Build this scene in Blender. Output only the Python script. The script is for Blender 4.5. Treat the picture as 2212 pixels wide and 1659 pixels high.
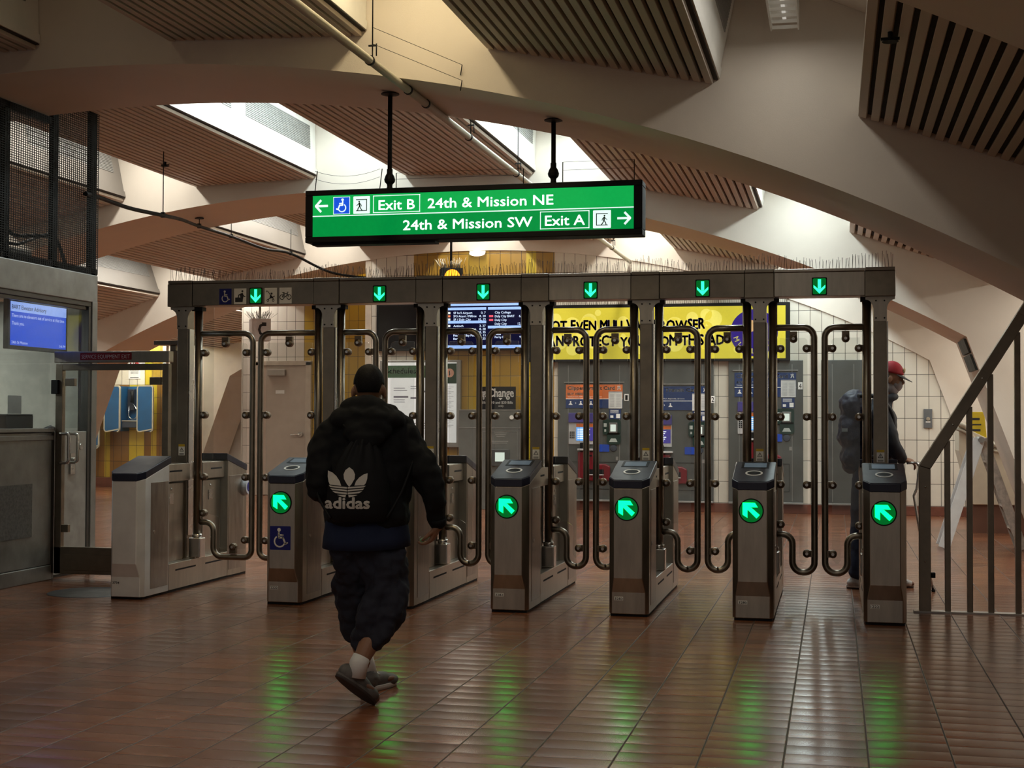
import bpy, bmesh, math, random
from math import sin, cos, pi, radians, sqrt, atan2
from mathutils import Vector, Matrix, Euler

SC = bpy.context.scene
for o in list(bpy.data.objects):
    bpy.data.objects.remove(o)
random.seed(24)

# ------------------------------------------------------------------ camera
FPX, W_PX = 3067.0, 2212.0
TH, PIT, ROLL = radians(12.814), radians(1.4208), radians(0.20487)
_r = Vector((cos(TH), sin(TH), 0))
_f = Vector((-sin(TH) * cos(PIT), cos(TH) * cos(PIT), sin(PIT)))
_u = _r.cross(_f)
_r2 = _r * cos(ROLL) + _u * sin(ROLL)
_u2 = _u * cos(ROLL) - _r * sin(ROLL)
cam_d = bpy.data.cameras.new('camera')
cam = bpy.data.objects.new('camera', cam_d)
SC.collection.objects.link(cam)
cam_d.sensor_fit = 'HORIZONTAL'
cam_d.sensor_width = 36.0
cam_d.lens = FPX / W_PX * 36.0
cam_d.clip_start, cam_d.clip_end = 0.1, 200
cam.matrix_world = Matrix(((_r2.x, _u2.x, -_f.x, 0), (_r2.y, _u2.y, -_f.y, 0), (_r2.z, _u2.z, -_f.z, 1.5), (0, 0, 0, 1)))
SC.camera = cam

# ------------------------------------------------------------------ view, world, lamp strengths
vs = SC.view_settings
SC.display_settings.display_device = 'sRGB'
vs.view_transform = 'Standard'
vs.look = 'None'
vs.gamma = 1.0
vs.use_curve_mapping = False
vs.exposure = 0.18
cy = SC.cycles
cy.use_denoising = True
cy.max_bounces = 10
cy.diffuse_bounces = 7
cy.glossy_bounces = 4
cy.transmission_bounces = 6
cy.transparent_max_bounces = 24
cy.caustics_reflective = False
cy.caustics_refractive = False
cy.sample_clamp_indirect = 8.0
world = bpy.data.worlds.new('station_dark')
SC.world = world
world.use_nodes = True
bg = world.node_tree.nodes['Background']
bg.inputs[0].default_value = (1.0, 0.92, 0.82, 1)
bg.inputs[1].default_value = 0.16

COOL, CREAM, WARM = (0.86, 1.0, 1.0), (1.0, 0.95, 0.84), (1.0, 0.80, 0.46)
# (bay, gap) -> (watts, colour) of the fluorescent fixtures above the ceiling panels
LAMPS = {
    (0, 1): (2, WARM), (0, 2): (1.5, WARM), (0, 3): (42, WARM), (0, 4): (15, CREAM),
    (1, 0): (50, CREAM), (1, 1): (70, CREAM), (1, 2): (85, COOL), (1, 3): (78, COOL), (1, 4): (68, COOL), (1, 5): (55, CREAM),
    (2, 0): (60, CREAM), (2, 1): (75, CREAM), (2, 2): (100, CREAM), (2, 3): (105, CREAM), (2, 4): (100, COOL), (2, 5): (60, CREAM), (2, 6): (60, CREAM),
    (3, 0): (130, CREAM), (3, 1): (70, WARM), (3, 6): (110, CREAM),
    (4, 3): (30, CREAM), (4, 4): (30, CREAM),  # unseen fixtures added behind the viewpoint as fill for the foreground
}

# ------------------------------------------------------------------ node + material helpers
MATS = {}

class NT:
    """small expression helper over one material's node tree"""
    def __init__(s, name):
        s.m = bpy.data.materials.new(name)
        s.m.use_nodes = True
        s.t = s.m.node_tree
        s.p = s.t.nodes['Principled BSDF']
        s.out = s.t.nodes['Material Output']
    def n(s, kind, **kw):
        nd = s.t.nodes.new('ShaderNode' + kind)
        for k, v in kw.items():
            setattr(nd, k, v)
        return nd
    def link(s, a, b):
        s.t.links.new(a, b)
    def put(s, sock, v):
        if hasattr(v, 'node'):
            s.link(v, sock)
        else:
            sock.default_value = v
    def math(s, op, a, b=0.0, c=None):
        nd = s.n('Math', operation=op)
        s.put(nd.inputs[0], a)
        s.put(nd.inputs[1], b)
        if c is not None:
            s.put(nd.inputs[2], c)
        return nd.outputs[0]
    def pos(s):
        tc = s.n('TexCoord')
        return tc.outputs['Object']
    def sep(s, v):
        nd = s.n('SeparateXYZ')
        s.link(v, nd.inputs[0])
        return nd.outputs
    def noise(s, vec, scale, detail=3.0, rough=0.55):
        nd = s.n('TexNoise')
        nd.inputs['Scale'].default_value = scale
        nd.inputs['Detail'].default_value = detail
        nd.inputs['Roughness'].default_value = rough
        if vec is not None:
            s.link(vec, nd.inputs['Vector'])
        return nd.outputs['Fac']
    def mix(s, f, a, b):
        nd = s.n('Mix', data_type='RGBA')
        s.put(nd.inputs[0], f)
        for i, v in ((6, a), (7, b)):
            if hasattr(v, 'node'):
                s.link(v, nd.inputs[i])
            else:
                nd.inputs[i].default_value = (*v[:3], 1)
        return nd.outputs[2]
    def ramp(s, f, a, b):
        nd = s.n('MapRange')
        nd.clamp = True
        s.put(nd.inputs[0], f)
        nd.inputs[1].default_value, nd.inputs[2].default_value = a, b
        return nd.outputs[0]
    def bump(s, h, strength=0.3, dist=0.01):
        nd = s.n('Bump')
        nd.inputs['Strength'].default_value = strength
        nd.inputs['Distance'].default_value = dist
        s.link(h, nd.inputs['Height'])
        s.link(nd.outputs[0], s.p.inputs['Normal'])
    def set(s, **kw):
        for k, v in kw.items():
            k = k.replace('_', ' ')
            sock = s.p.inputs[k]
            if not hasattr(v, 'node') and isinstance(v, tuple):
                v = (*v[:3], 1)
            s.put(sock, v)

def M(name, col, rough=0.6, metal=0.0, var=0.12, scale=6.0, bump=0.0, bscale=80.0, spec=0.5, coat=0.0, stretch=None):
    """plain procedural surface: base colour broken up by noise, optional fine bump"""
    if name in MATS:
        return MATS[name]
    t = NT(name)
    p = t.pos()
    if stretch:
        mp = t.n('Mapping')
        mp.inputs['Scale'].default_value = stretch
        t.link(p, mp.inputs['Vector'])
        p = mp.outputs[0]
    f = t.noise(p, scale, 5.0, 0.6)
    f = t.ramp(f, 0.3, 0.7)
    lo = tuple(c * (1 - var) for c in col)
    hi = tuple(min(1, c * (1 + var)) for c in col)
    t.set(Base_Color=t.mix(f, lo, hi), Metallic=metal, Specular_IOR_Level=spec, Coat_Weight=coat)
    t.set(Roughness=t.math('MULTIPLY_ADD', f, rough * 0.25, rough * 0.87))
    if bump:
        t.bump(t.noise(p, bscale, 4.0), bump, 0.004)
    MATS[name] = t.m
    return t.m

def E(name, col, strength, base=(0.02, 0.02, 0.02)):
    if name in MATS:
        return MATS[name]
    t = NT(name)
    p = t.pos()
    f = t.ramp(t.noise(p, 30.0, 2.0), 0.2, 0.8)
    t.set(Base_Color=base, Roughness=0.5, Specular_IOR_Level=0.15, Emission_Color=col)
    t.set(Emission_Strength=t.math('MULTIPLY_ADD', f, strength * 0.14, strength * 0.93))
    MATS[name] = t.m
    return t.m

def glass(name, tint=(0.96, 0.98, 0.97), haze=0.04, rough=0.04, dirt=(0.75, 0.76, 0.72), ior=1.45):
    """clear sheet: see-through, fresnel gloss, a thin even haze of scratches"""
    if name in MATS:
        return MATS[name]
    t = NT(name)
    p = t.pos()
    tr = t.n('BsdfTransparent')
    tr.inputs[0].default_value = (*tint, 1)
    gl = t.n('BsdfGlossy')
    gl.inputs['Roughness'].default_value = rough
    gl.inputs[0].default_value = (0.9, 0.9, 0.9, 1)
    fr = t.n('Fresnel')
    ge = t.n('NewGeometry')
    t.link(t.math('MULTIPLY_ADD', ge.outputs['Backfacing'], 1 / ior - ior, ior), fr.inputs[0])
    m1 = t.n('MixShader')
    t.link(fr.outputs[0], m1.inputs[0])
    t.link(tr.outputs[0], m1.inputs[1])
    t.link(gl.outputs[0], m1.inputs[2])
    df = t.n('BsdfDiffuse')
    df.inputs[0].default_value = (*dirt, 1)
    m2 = t.n('MixShader')
    f = t.ramp(t.noise(p, 9.0, 6.0, 0.7), 0.45, 0.8)
    t.link(t.math('MULTIPLY_ADD', f, haze * 1.2, haze * 0.6), m2.inputs[0])
    t.link(m1.outputs[0], m2.inputs[1])
    t.link(df.outputs[0], m2.inputs[2])
    t.link(m2.outputs[0], t.out.inputs[0])
    MATS[name] = t.m
    return t.m

# ------------------------------------------------------------------ mesh building helpers
class MB:
    def __init__(s):
        s.v, s.f, s.sm = [], [], []
    def add(s, vs_, fs, smooth=False):
        n = len(s.v)
        s.v += [tuple(v) for v in vs_]
        s.f += [tuple(i + n for i in f) for f in fs]
        s.sm += [smooth] * len(fs)
        return s
    def box(s, x0, x1, y0, y1, z0, z1):
        v = [(x, y, z) for z in (z0, z1) for y in (y0, y1) for x in (x0, x1)]
        return s.add(v, [(0, 2, 3, 1), (4, 5, 7, 6), (0, 1, 5, 4), (2, 6, 7, 3), (0, 4, 6, 2), (1, 3, 7, 5)])
    def prism(s, poly, ax, a, b):
        """2-D polygon pushed along an axis: x -> (y,z), y -> (x,z), z -> (x,y)"""
        def P(p, t):
            return {'x': (t, p[0], p[1]), 'y': (p[0], t, p[1]), 'z': (p[0], p[1], t)}[ax]
        n = len(poly)
        v = [P(p, a) for p in poly] + [P(p, b) for p in poly]
        f = [tuple(range(n))[::-1], tuple(range(n, 2 * n))]
        f += [(i, (i + 1) % n, n + (i + 1) % n, n + i) for i in range(n)]
        return s.add(v, f)
    def loft(s, rings, caps=True, closed=True, smooth=True):
        n = len(rings[0])
        v = [p for r in rings for p in r]
        f = []
        for k in range(len(rings) - 1):
            for i in range(n if closed else n - 1):
                j = (i + 1) % n
                f.append((k * n + i, k * n + j, (k + 1) * n + j, (k + 1) * n + i))
        s.add(v, f, smooth)
        if caps and closed:
            m = len(s.v) - len(v)
            s.f += [tuple(m + i for i in range(n))[::-1], tuple(m + (len(rings) - 1) * n + i for i in range(n))]
            s.sm += [False, False]
        return s
    def tube(s, pts, r, n=10, caps=True):
        pts = [Vector(p) for p in pts]
        k = len(pts)
        rs = r if isinstance(r, (list, tuple)) else [r] * k
        tang = []
        for i in range(k):
            d = pts[min(i + 1, k - 1)] - pts[max(i - 1, 0)]
            tang.append(d.normalized() if d.length > 1e-9 else Vector((0, 0, 1)))
        a = Vector((0, 0, 1)) if abs(tang[0].z) < 0.9 else Vector((1, 0, 0))
        u = (a - tang[0] * a.dot(tang[0])).normalized()
        rings = []
        for i in range(k):
            u = (u - tang[i] * u.dot(tang[i])).normalized()
            w = tang[i].cross(u)
            rings.append([tuple(pts[i] + (u * cos(2 * pi * j / n) + w * sin(2 * pi * j / n)) * rs[i]) for j in range(n)])
        return s.loft(rings, caps)
    def cyl(s, a, b, r, n=16, r2=None):
        return s.tube([a, b], [r, r if r2 is None else r2], n)
    def ell(s, c, rad, rot=None, n=16, m=10):
        R = (rot if rot is not None else Matrix.Identity(3))
        c = Vector(c)
        v = [tuple(c + R @ Vector((0, 0, -rad[2])))]
        for i in range(1, m):
            t = -pi / 2 + pi * i / m
            for j in range(n):
                a = 2 * pi * j / n
                v.append(tuple(c + R @ Vector((rad[0] * cos(t) * cos(a), rad[1] * cos(t) * sin(a), rad[2] * sin(t)))))
        v.append(tuple(c + R @ Vector((0, 0, rad[2]))))
        f = [(0, 1 + (j + 1) % n, 1 + j) for j in range(n)]
        for i in range(m - 2):
            for j in range(n):
                q = 1 + i * n
                f.append((q + j, q + (j + 1) % n, q + n + (j + 1) % n, q + n + j))
        q = 1 + (m - 2) * n
        f += [(q + j, q + (j + 1) % n, len(v) - 1) for j in range(n)]
        return s.add(v, f, True)
    def lathe(s, c, axis, prof, n=20):
        """profile of (radius, distance along axis)"""
        c, ax = Vector(c), Vector(axis).normalized()
        a = Vector((0, 0, 1)) if abs(ax.z) < 0.9 else Vector((1, 0, 0))
        u = (a - ax * a.dot(ax)).normalized()
        w = ax.cross(u)
        rings = [[tuple(c + ax * h + (u * cos(2 * pi * j / n) + w * sin(2 * pi * j / n)) * max(r, 1e-4)) for j in range(n)] for r, h in prof]
        return s.loft(rings, True, True, False)
    def decal(s, fr, polys, d0=0.0, d1=0.002):
        """2-D polygons raised off a frame (origin, u, v) along u x v"""
        o, u, v = (Vector(q) for q in fr)
        nn = u.cross(v).normalized()
        for poly in polys:
            n = len(poly)
            a = [tuple(o + u * x + v * y + nn * d0) for x, y in poly]
            b = [tuple(o + u * x + v * y + nn * d1) for x, y in poly]
            s.add(a + b, [tuple(range(n, 2 * n))] + [(i, (i + 1) % n, n + (i + 1) % n, n + i) for i in range(n)])
        return s
    def build(s, name, mat, parent=None, off=(0, 0, 0), bevel=0.0, flip=True):
        me = bpy.data.meshes.new(name)
        ox, oy, oz = off
        me.from_pydata([(x - ox, y - oy, z - oz) for x, y, z in s.v], [], s.f)
        me.polygons.foreach_set('use_smooth', s.sm)
        if flip:
            bm = bmesh.new()
            bm.from_mesh(me)
            bmesh.ops.recalc_face_normals(bm, faces=bm.faces)
            bm.to_mesh(me)
            bm.free()
        me.materials.append(mat)
        me.update()
        o = bpy.data.objects.new(name, me)
        SC.collection.objects.link(o)
        if parent is not None:
            o.parent = parent
        else:
            o.location = off
        if bevel:
            b = o.modifiers.new('bevel', 'BEVEL')
            b.width, b.segments, b.limit_method = bevel, 2, 'ANGLE'
            b.angle_limit = radians(40)
        return o

def tag(o, label=None, cat=None, group=None, kind=None):
    if label: o['label'] = label
    if cat: o['category'] = cat
    if group: o['group'] = group
    if kind: o['kind'] = kind
    return o

class Thing:
    def __init__(s, name, label, cat, loc, group=None):
        s.o = bpy.data.objects.new(name, None)
        s.o.empty_display_size = 0.1
        SC.collection.objects.link(s.o)
        s.o.location = loc
        s.loc = loc
        tag(s.o, label, cat, group)
    def part(s, name, mb, mat, parent=None, bevel=0.0, label=None):
        o = mb.build(name, mat, parent if parent is not None else s.o, s.loc, bevel)
        if label:
            o['label'] = label
        return o

def single(name, mb, mat, label, cat, group=None, loc=(0, 0, 0), bevel=0.0):
    return tag(mb.build(name, mat, None, loc, bevel), label, cat, group)

def structure(name, mb, mat, parent=None, bevel=0.0):
    o = mb.build(name, mat, parent, bevel=bevel)
    if parent is None:
        o['kind'] = 'structure'
    return o

def fillet(pts, r, n=6):
    """round the inner corners of a polyline"""
    pts = [Vector(p) for p in pts]
    rs = r if isinstance(r, (list, tuple)) else [r] * len(pts)
    out = [pts[0]]
    for i in range(1, len(pts) - 1):
        a, b, c = pts[i - 1], pts[i], pts[i + 1]
        d1, d2 = (a - b).normalized(), (c - b).normalized()
        ang = d1.angle(d2)
        if ang > pi - 0.02:
            out.append(b)
            continue
        t = min(rs[i] / math.tan(ang / 2), (a - b).length * 0.5, (c - b).length * 0.5)
        rr = t * math.tan(ang / 2)
        ctr = b + (d1 + d2).normalized() * (rr / sin(ang / 2))
        s_, e_ = b + d1 * t - ctr, b + d2 * t - ctr
        for k in range(n + 1):
            out.append(ctr + s_.normalized().slerp(e_.normalized(), k / n) * rr)
    out.append(pts[-1])
    return out

# ------------------------------------------------------------------ flat symbols (2-D polygons)
def circ(c, r, n=20, a0=0.0, a1=2 * pi):
    full = abs(a1 - a0 - 2 * pi) < 1e-6
    k = n if full else n + 1
    return [(c[0] + r * cos(a0 + (a1 - a0) * i / n), c[1] + r * sin(a0 + (a1 - a0) * i / n)) for i in range(k)]
def ring(c, r0, r1, n=20, a0=0.0, a1=2 * pi):
    out = []
    for i in range(n):
        t0, t1 = a0 + (a1 - a0) * i / n, a0 + (a1 - a0) * (i + 1) / n
        out.append([(c[0] + r * cos(t), c[1] + r * sin(t)) for r, t in ((r0, t0), (r1, t0), (r1, t1), (r0, t1))])
    return out
def stroke(pts, w, rnd=True):
    out = []
    for (x0, y0), (x1, y1) in zip(pts, pts[1:]):
        L = sqrt((x1 - x0) ** 2 + (y1 - y0) ** 2) or 1e-6
        nx, ny = -(y1 - y0) / L * w / 2, (x1 - x0) / L * w / 2
        out.append([(x0 + nx, y0 + ny), (x0 - nx, y0 - ny), (x1 - nx, y1 - ny), (x1 + nx, y1 + ny)])
    if rnd:
        out += [circ(p, w / 2, 8) for p in pts]
    return out
def rect(x0, x1, y0, y1):
    return [(x0, y0), (x1, y0), (x1, y1), (x0, y1)]
def rrect(x0, x1, y0, y1, r, n=5):
    out = []
    for cx_, cy_, a in ((x1 - r, y0 + r, -pi / 2), (x1 - r, y1 - r, 0), (x0 + r, y1 - r, pi / 2), (x0 + r, y0 + r, pi)):
        out += [(cx_ + r * cos(a + pi / 2 * i / n), cy_ + r * sin(a + pi / 2 * i / n)) for i in range(n + 1)]
    return out
def outline(x0, x1, y0, y1, w):
    return [rect(x0, x1, y0, y0 + w), rect(x0, x1, y1 - w, y1), rect(x0, x0 + w, y0, y1), rect(x1 - w, x1, y0, y1)]
def tf(polys, s=1.0, dx=0.0, dy=0.0, mx=1):
    return [[(x * s * mx + dx, y * s + dy) for x, y in p] for p in polys]
# symbols live in a unit square centred on 0
def sym_wheelchair():
    P = [circ((-0.05, 0.33), 0.075)]
    P += stroke([(-0.06, 0.22), (-0.05, 0.02), (0.12, 0.02), (0.22, -0.22), (0.30, -0.19)], 0.075)
    P += stroke([(-0.05, 0.12), (0.12, 0.12)], 0.06)
    P += ring((-0.02, -0.13), 0.19, 0.25, 18, radians(125), radians(335))
    return P
def sym_walker():
    P = [circ((0.02, 0.36), 0.07)]
    P += stroke([(0.0, 0.22), (-0.02, -0.02)], 0.13)
    P += stroke([(-0.02, -0.05), (0.12, -0.22), (0.16, -0.42)], 0.075)
    P += stroke([(-0.04, -0.05), (-0.12, -0.24), (-0.24, -0.40)], 0.075)
    P += stroke([(0.0, 0.24), (-0.14, 0.12), (-0.18, -0.03)], 0.055) + stroke([(0.03, 0.24), (0.14, 0.10), (0.24, 0.04)], 0.055)
    return P
def sym_exit():
    P = outline(-0.36, 0.36, -0.36, 0.36, 0.045)[1:2] + [rect(0.31, 0.36, -0.36, 0.36), rect(-0.36, 0.36, -0.38, -0.335)]
    return P + tf(sym_walker(), 0.72, -0.14, -0.05, -1)
def sym_luggage():
    P = [rect(-0.36, 0.02, -0.38, -0.08), circ((0.16, 0.33), 0.07)]
    P += [[(0.08, 0.20), (0.20, 0.22), (0.24, 0.0), (0.18, -0.38), (0.0, -0.38), (0.02, -0.05), (-0.02, 0.05)]]
    P += stroke([(0.10, 0.17), (-0.10, 0.08), (-0.14, -0.08)], 0.07) + stroke([(0.18, 0.12), (0.28, 0.0), (0.36, -0.03)], 0.06)
    return P
def sym_stroller():
    P = ring((-0.2, -0.3), 0.05, 0.09, 12) + ring((0.18, -0.3), 0.05, 0.09, 12) + [circ((0.06, 0.14), 0.07)]
    P += stroke([(-0.34, 0.26), (-0.28, 0.33), (-0.2, 0.28), (0.2, -0.22)], 0.04)
    P += [[(-0.04, 0.08), (0.02, 0.06), (0.22, -0.16), (-0.08, -0.16)]] + stroke([(0.28, -0.02), (-0.16, -0.22)], 0.05)
    return P
def sym_bike():
    P = ring((-0.25, -0.1), 0.13, 0.18, 16) + ring((0.25, -0.1), 0.13, 0.18, 16)
    P += stroke([(-0.25, -0.1), (-0.12, 0.12), (0.14, 0.12), (0.25, -0.1)], 0.045) + stroke([(-0.12, 0.12), (0.0, -0.1), (-0.25, -0.1)], 0.04)
    P += stroke([(0.0, -0.1), (0.14, 0.12), (0.12, 0.22), (0.2, 0.22)], 0.04) + stroke([(-0.13, 0.12), (-0.15, 0.2)], 0.04) + stroke([(-0.22, 0.2), (-0.08, 0.2)], 0.05)
    return P
def sym_arrow_thin():
    return stroke([(-0.42, 0), (0.44, 0)], 0.15, False) + stroke([(0.06, 0.40), (0.44, 0.0), (0.06, -0.40)], 0.15, False) + [circ((0.44, 0), 0.07, 8)]
def sym_arrow_down():
    return [rect(-0.11, 0.11, -0.12, 0.42), [(-0.40, 0.08), (-0.40, -0.08), (0, -0.44), (0.40, -0.08), (0.40, 0.08), (0.12, -0.14), (-0.12, -0.14)]]
def sym_arrow_nw():
    return [[(-0.62, 0.62), (0.30, 0.62), (0.52, 0.28), (-0.02, 0.28), (-0.26, 0.04), (-0.26, -0.52), (-0.62, -0.30)],
            [(-0.22, 0.08), (0.0, 0.28), (0.66, -0.30), (0.42, -0.56)]]
def sym_handset():
    P = stroke([(0.16, 0.30), (-0.06, 0.22), (-0.13, 0.0), (-0.06, -0.22), (0.16, -0.30)], 0.13)
    return P + [rect(0.02, 0.26, 0.20, 0.40), rect(0.02, 0.26, -0.40, -0.20)]
def sym_warning():
    return stroke([(-0.4, -0.3), (0.4, -0.3), (0.0, 0.4), (-0.4, -0.3)], 0.09) + [rect(-0.04, 0.04, -0.08, 0.16), rect(-0.04, 0.04, -0.2, -0.13)]

_font_cache = {}
def text(mb, s, fr, x0, x1, base, cap, d=0.002, bold=0.0, rng=None):
    """lettering laid on a frame: starts at x0, squeezed to end at x1 if given, cap height in metres"""
    if s not in _font_cache:
        cu = bpy.data.curves.new('lettering', 'FONT')
        cu.body = s
        cu.size = 1.0
        cu.resolution_u = 2
        o = bpy.data.objects.new('lettering', cu)
        SC.collection.objects.link(o)
        me = bpy.data.meshes.new_from_object(o.evaluated_get(bpy.context.evaluated_depsgraph_get()))
        vv = [(v.co.x, v.co.y) for v in me.vertices]
        ff = [tuple(p.vertices) for p in me.polygons]
        bpy.data.objects.remove(o)
        bpy.data.curves.remove(cu)
        bpy.data.meshes.remove(me)
        _font_cache[s] = (vv, ff)
    vv, ff = _font_cache[s]
    if not vv:
        return mb
    a, b = min(v[0] for v in vv), max(v[0] for v in vv)
    sy = cap / 0.73
    sx = (x1 - x0) / (b - a) if x1 is not None else sy
    o, u, w = (Vector(q) for q in fr)
    nn = u.cross(w).normalized()
    # heavier weights are stamped a few times round the outline
    st = [(0, 0)] if bold <= 0 else [(bold * cos(k * pi / 3), bold * sin(k * pi / 3)) for k in range(6)]
    for bx_, by_ in st:
        mb.add([tuple(o + u * (x0 + (x - a) * sx + bx_ * sy) + w * (base + (y + by_) * sy) + nn * d) for x, y in vv], ff)
    return mb
def text_w(s, cap, bold=0.0):
    mb = MB()
    text(mb, s, ((0, 0, 0), (1, 0, 0), (0, 1, 0)), 0, None, 0, cap, bold=bold)
    xs = [v[0] for v in mb.v] or [0]
    return max(xs) - min(xs)

def FR(x, y, z):            # frame on a surface that faces the camera side (-Y)
    return ((x, y, z), (1, 0, 0), (0, 0, 1))

# ------------------------------------------------------------------ organic surfaces
def organic(name, mb, mat, parent, off, voxel=0.012, smooth=6, folds=0.0, fscale=0.12, label=None):
    """overlapping closed volumes fused into one skin, smoothed, optionally wrinkled"""
    src = mb.build(name + '_src', mat, None, (0, 0, 0))
    r = src.modifiers.new('fuse', 'REMESH')
    r.mode, r.voxel_size = 'VOXEL', voxel
    s = src.modifiers.new('soften', 'SMOOTH')
    s.factor, s.iterations = 0.5, smooth
    if folds:
        tx = bpy.data.textures.new(name + '_folds', 'CLOUDS')
        tx.noise_scale, tx.noise_depth = fscale, 2
        d = src.modifiers.new('folds', 'DISPLACE')
        d.texture, d.strength, d.mid_level = tx, folds, 0.5
        d.texture_coords = 'LOCAL'
        s2 = src.modifiers.new('soften2', 'SMOOTH')
        s2.factor, s2.iterations = 0.4, 2
    me = bpy.data.meshes.new_from_object(src.evaluated_get(bpy.context.evaluated_depsgraph_get()))
    bpy.data.objects.remove(src)
    me.name = name
    for v in me.vertices:
        v.co -= Vector(off)
    me.polygons.foreach_set('use_smooth', [True] * len(me.polygons))
    o = bpy.data.objects.new(name, me)
    if not me.materials:
        me.materials.append(mat)
    SC.collection.objects.link(o)
    o.parent = parent
    if parent is None:
        o.location = off
    if label:
        o['label'] = label
    return o
# ================================================================== materials
def floor_material():
    t = NT('quarry_tile')
    x, y, z = t.sep(t.pos())
    TW, TL = 0.3655, 0.173
    cx = t.math('DIVIDE', t.math('ADD', x, 0.224), TW)
    col = t.math('FLOOR', cx)
    fx = t.math('FRACT', cx)
    wn = t.n('TexWhiteNoise', noise_dimensions='1D')
    t.link(col, wn.inputs['W'])
    cyy = t.math('ADD', t.math('DIVIDE', y, TL), t.math('MULTIPLY', wn.outputs['Value'], 0.35))
    row = t.math('FLOOR', cyy)
    fy = t.math('FRACT', cyy)
    dx = t.math('MULTIPLY', t.math('MINIMUM', fx, t.math('SUBTRACT', 1.0, fx)), TW)
    dy = t.math('MULTIPLY', t.math('MINIMUM', fy, t.math('SUBTRACT', 1.0, fy)), TL)
    g = t.math('MINIMUM', t.ramp(dx, 0.0022, 0.0055), t.ramp(dy, 0.0008, 0.0034))
    cv = t.n('CombineXYZ')
    t.link(col, cv.inputs[0])
    t.link(row, cv.inputs[1])
    w2 = t.n('TexWhiteNoise', noise_dimensions='2D')
    t.link(cv.outputs[0], w2.inputs['Vector'])
    r = w2.outputs['Value']
    tile = t.mix(r, (0.130, 0.045, 0.021), (0.245, 0.088, 0.039))
    sc = t.noise(t.pos(), 3.0, 5.0)
    tile = t.mix(t.math('MULTIPLY', t.ramp(sc, 0.35, 0.75), 0.45), tile, (0.20, 0.086, 0.044))
    t.set(Base_Color=t.mix(g, (0.055, 0.045, 0.036), tile), Specular_IOR_Level=0.48)
    fine = t.noise(t.pos(), 60.0, 3.0)
    big = t.noise(t.pos(), 1.3, 3.0)
    t.set(Roughness=t.math('ADD', t.math('MULTIPLY_ADD', big, 0.16, 0.155), t.math('MULTIPLY', t.math('SUBTRACT', 1.0, g), 0.5)))
    # each tile is slightly pillowed along its short side and set a little out of true
    a = t.math('SUBTRACT', fy, 0.5)
    dome = t.math('MULTIPLY', t.math('MULTIPLY', a, a), -0.0085)
    tilt = t.math('MULTIPLY', t.math('MULTIPLY', t.math('SUBTRACT', r, 0.5), 0.0022), a)
    h = t.math('ADD', t.math('ADD', dome, tilt), t.math('ADD', t.math('MULTIPLY', g, 0.0012), t.math('MULTIPLY', fine, 0.00012)))
    t.bump(h, 1.0, 1.0)
    MATS['floor'] = t.m
    return t.m

def wall_tile_material(name, zones, base, TW=0.183, TH=0.3455, x0=-0.568, z0=2.228):
    """stack-bonded glazed wall tile; zones = [(x from, x to, colour)] change the glaze colour"""
    t = NT(name)
    x, y, z = t.sep(t.pos())
    cx = t.math('DIVIDE', t.math('SUBTRACT', x, x0), TW)
    cz = t.math('DIVIDE', t.math('SUBTRACT', z, z0), TH)
    fx, fz = t.math('FRACT', cx), t.math('FRACT', cz)
    dx = t.math('MULTIPLY', t.math('MINIMUM', fx, t.math('SUBTRACT', 1.0, fx)), TW)
    dz = t.math('MULTIPLY', t.math('MINIMUM', fz, t.math('SUBTRACT', 1.0, fz)), TH)
    g = t.ramp(t.math('MINIMUM', dx, dz), 0.002, 0.0055)
    cv = t.n('CombineXYZ')
    t.link(t.math('FLOOR', cx), cv.inputs[0])
    t.link(t.math('FLOOR', cz), cv.inputs[1])
    wn = t.n('TexWhiteNoise', noise_dimensions='2D')
    t.link(cv.outputs[0], wn.inputs['Vector'])
    c = t.mix(wn.outputs['Value'], tuple(b * 0.92 for b in base), base)
    for a, b, colr in zones:
        inside = t.math('MULTIPLY', t.math('GREATER_THAN', x, a), t.math('LESS_THAN', x, b))
        c = t.mix(inside, c, t.mix(wn.outputs['Value'], tuple(q * 0.85 for q in colr), colr))
    dirt = t.ramp(t.noise(t.pos(), 2.5, 5.0), 0.5, 0.85)
    c = t.mix(t.math('MULTIPLY', dirt, 0.18), c, (0.30, 0.25, 0.18))
    t.set(Base_Color=t.mix(g, (0.05, 0.04, 0.03), c), Roughness=0.28)
    t.bump(t.math('ADD', t.math('MULTIPLY', g, 0.003), t.math('MULTIPLY', t.noise(t.pos(), 7.0, 2.0), 0.004)), 0.6, 1.0)
    MATS[name] = t.m
    return t.m

FLOOR = floor_material()
CONC = M('painted_concrete', (0.72, 0.655, 0.575), 0.55, var=0.05, scale=1.2, bump=0.25, bscale=160)
PANEL = M('tan_slat_paint', (0.60, 0.51, 0.425), 0.5, var=0.06, scale=3)
SLOT = M('slat_gap', (0.035, 0.026, 0.02), 0.9)
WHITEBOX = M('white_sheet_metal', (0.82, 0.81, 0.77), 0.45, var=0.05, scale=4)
GREYBOX = M('dark_grey_housing', (0.21, 0.19, 0.17), 0.55, var=0.08, scale=3)  # darker grey, used on the leftmost panel columns
GRILLE = M('vent_grey', (0.25, 0.25, 0.24), 0.5, var=0.1)
STEEL = M('brushed_steel', (0.44, 0.40, 0.345), 0.34, 1.0, var=0.12, scale=3.0, bump=0.02, bscale=50, stretch=(6, 6, 1))
STEEL_D = M('aged_bronze_steel', (0.26, 0.225, 0.18), 0.36, 1.0, var=0.18, scale=5.0)
STEEL_B = M('bright_steel', (0.62, 0.60, 0.57), 0.26, 1.0, var=0.08, scale=5.0)
STEEL_G = M('dull_grey_steel', (0.30, 0.295, 0.28), 0.5, 0.75, var=0.22, scale=4.0, bump=0.03)
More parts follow.
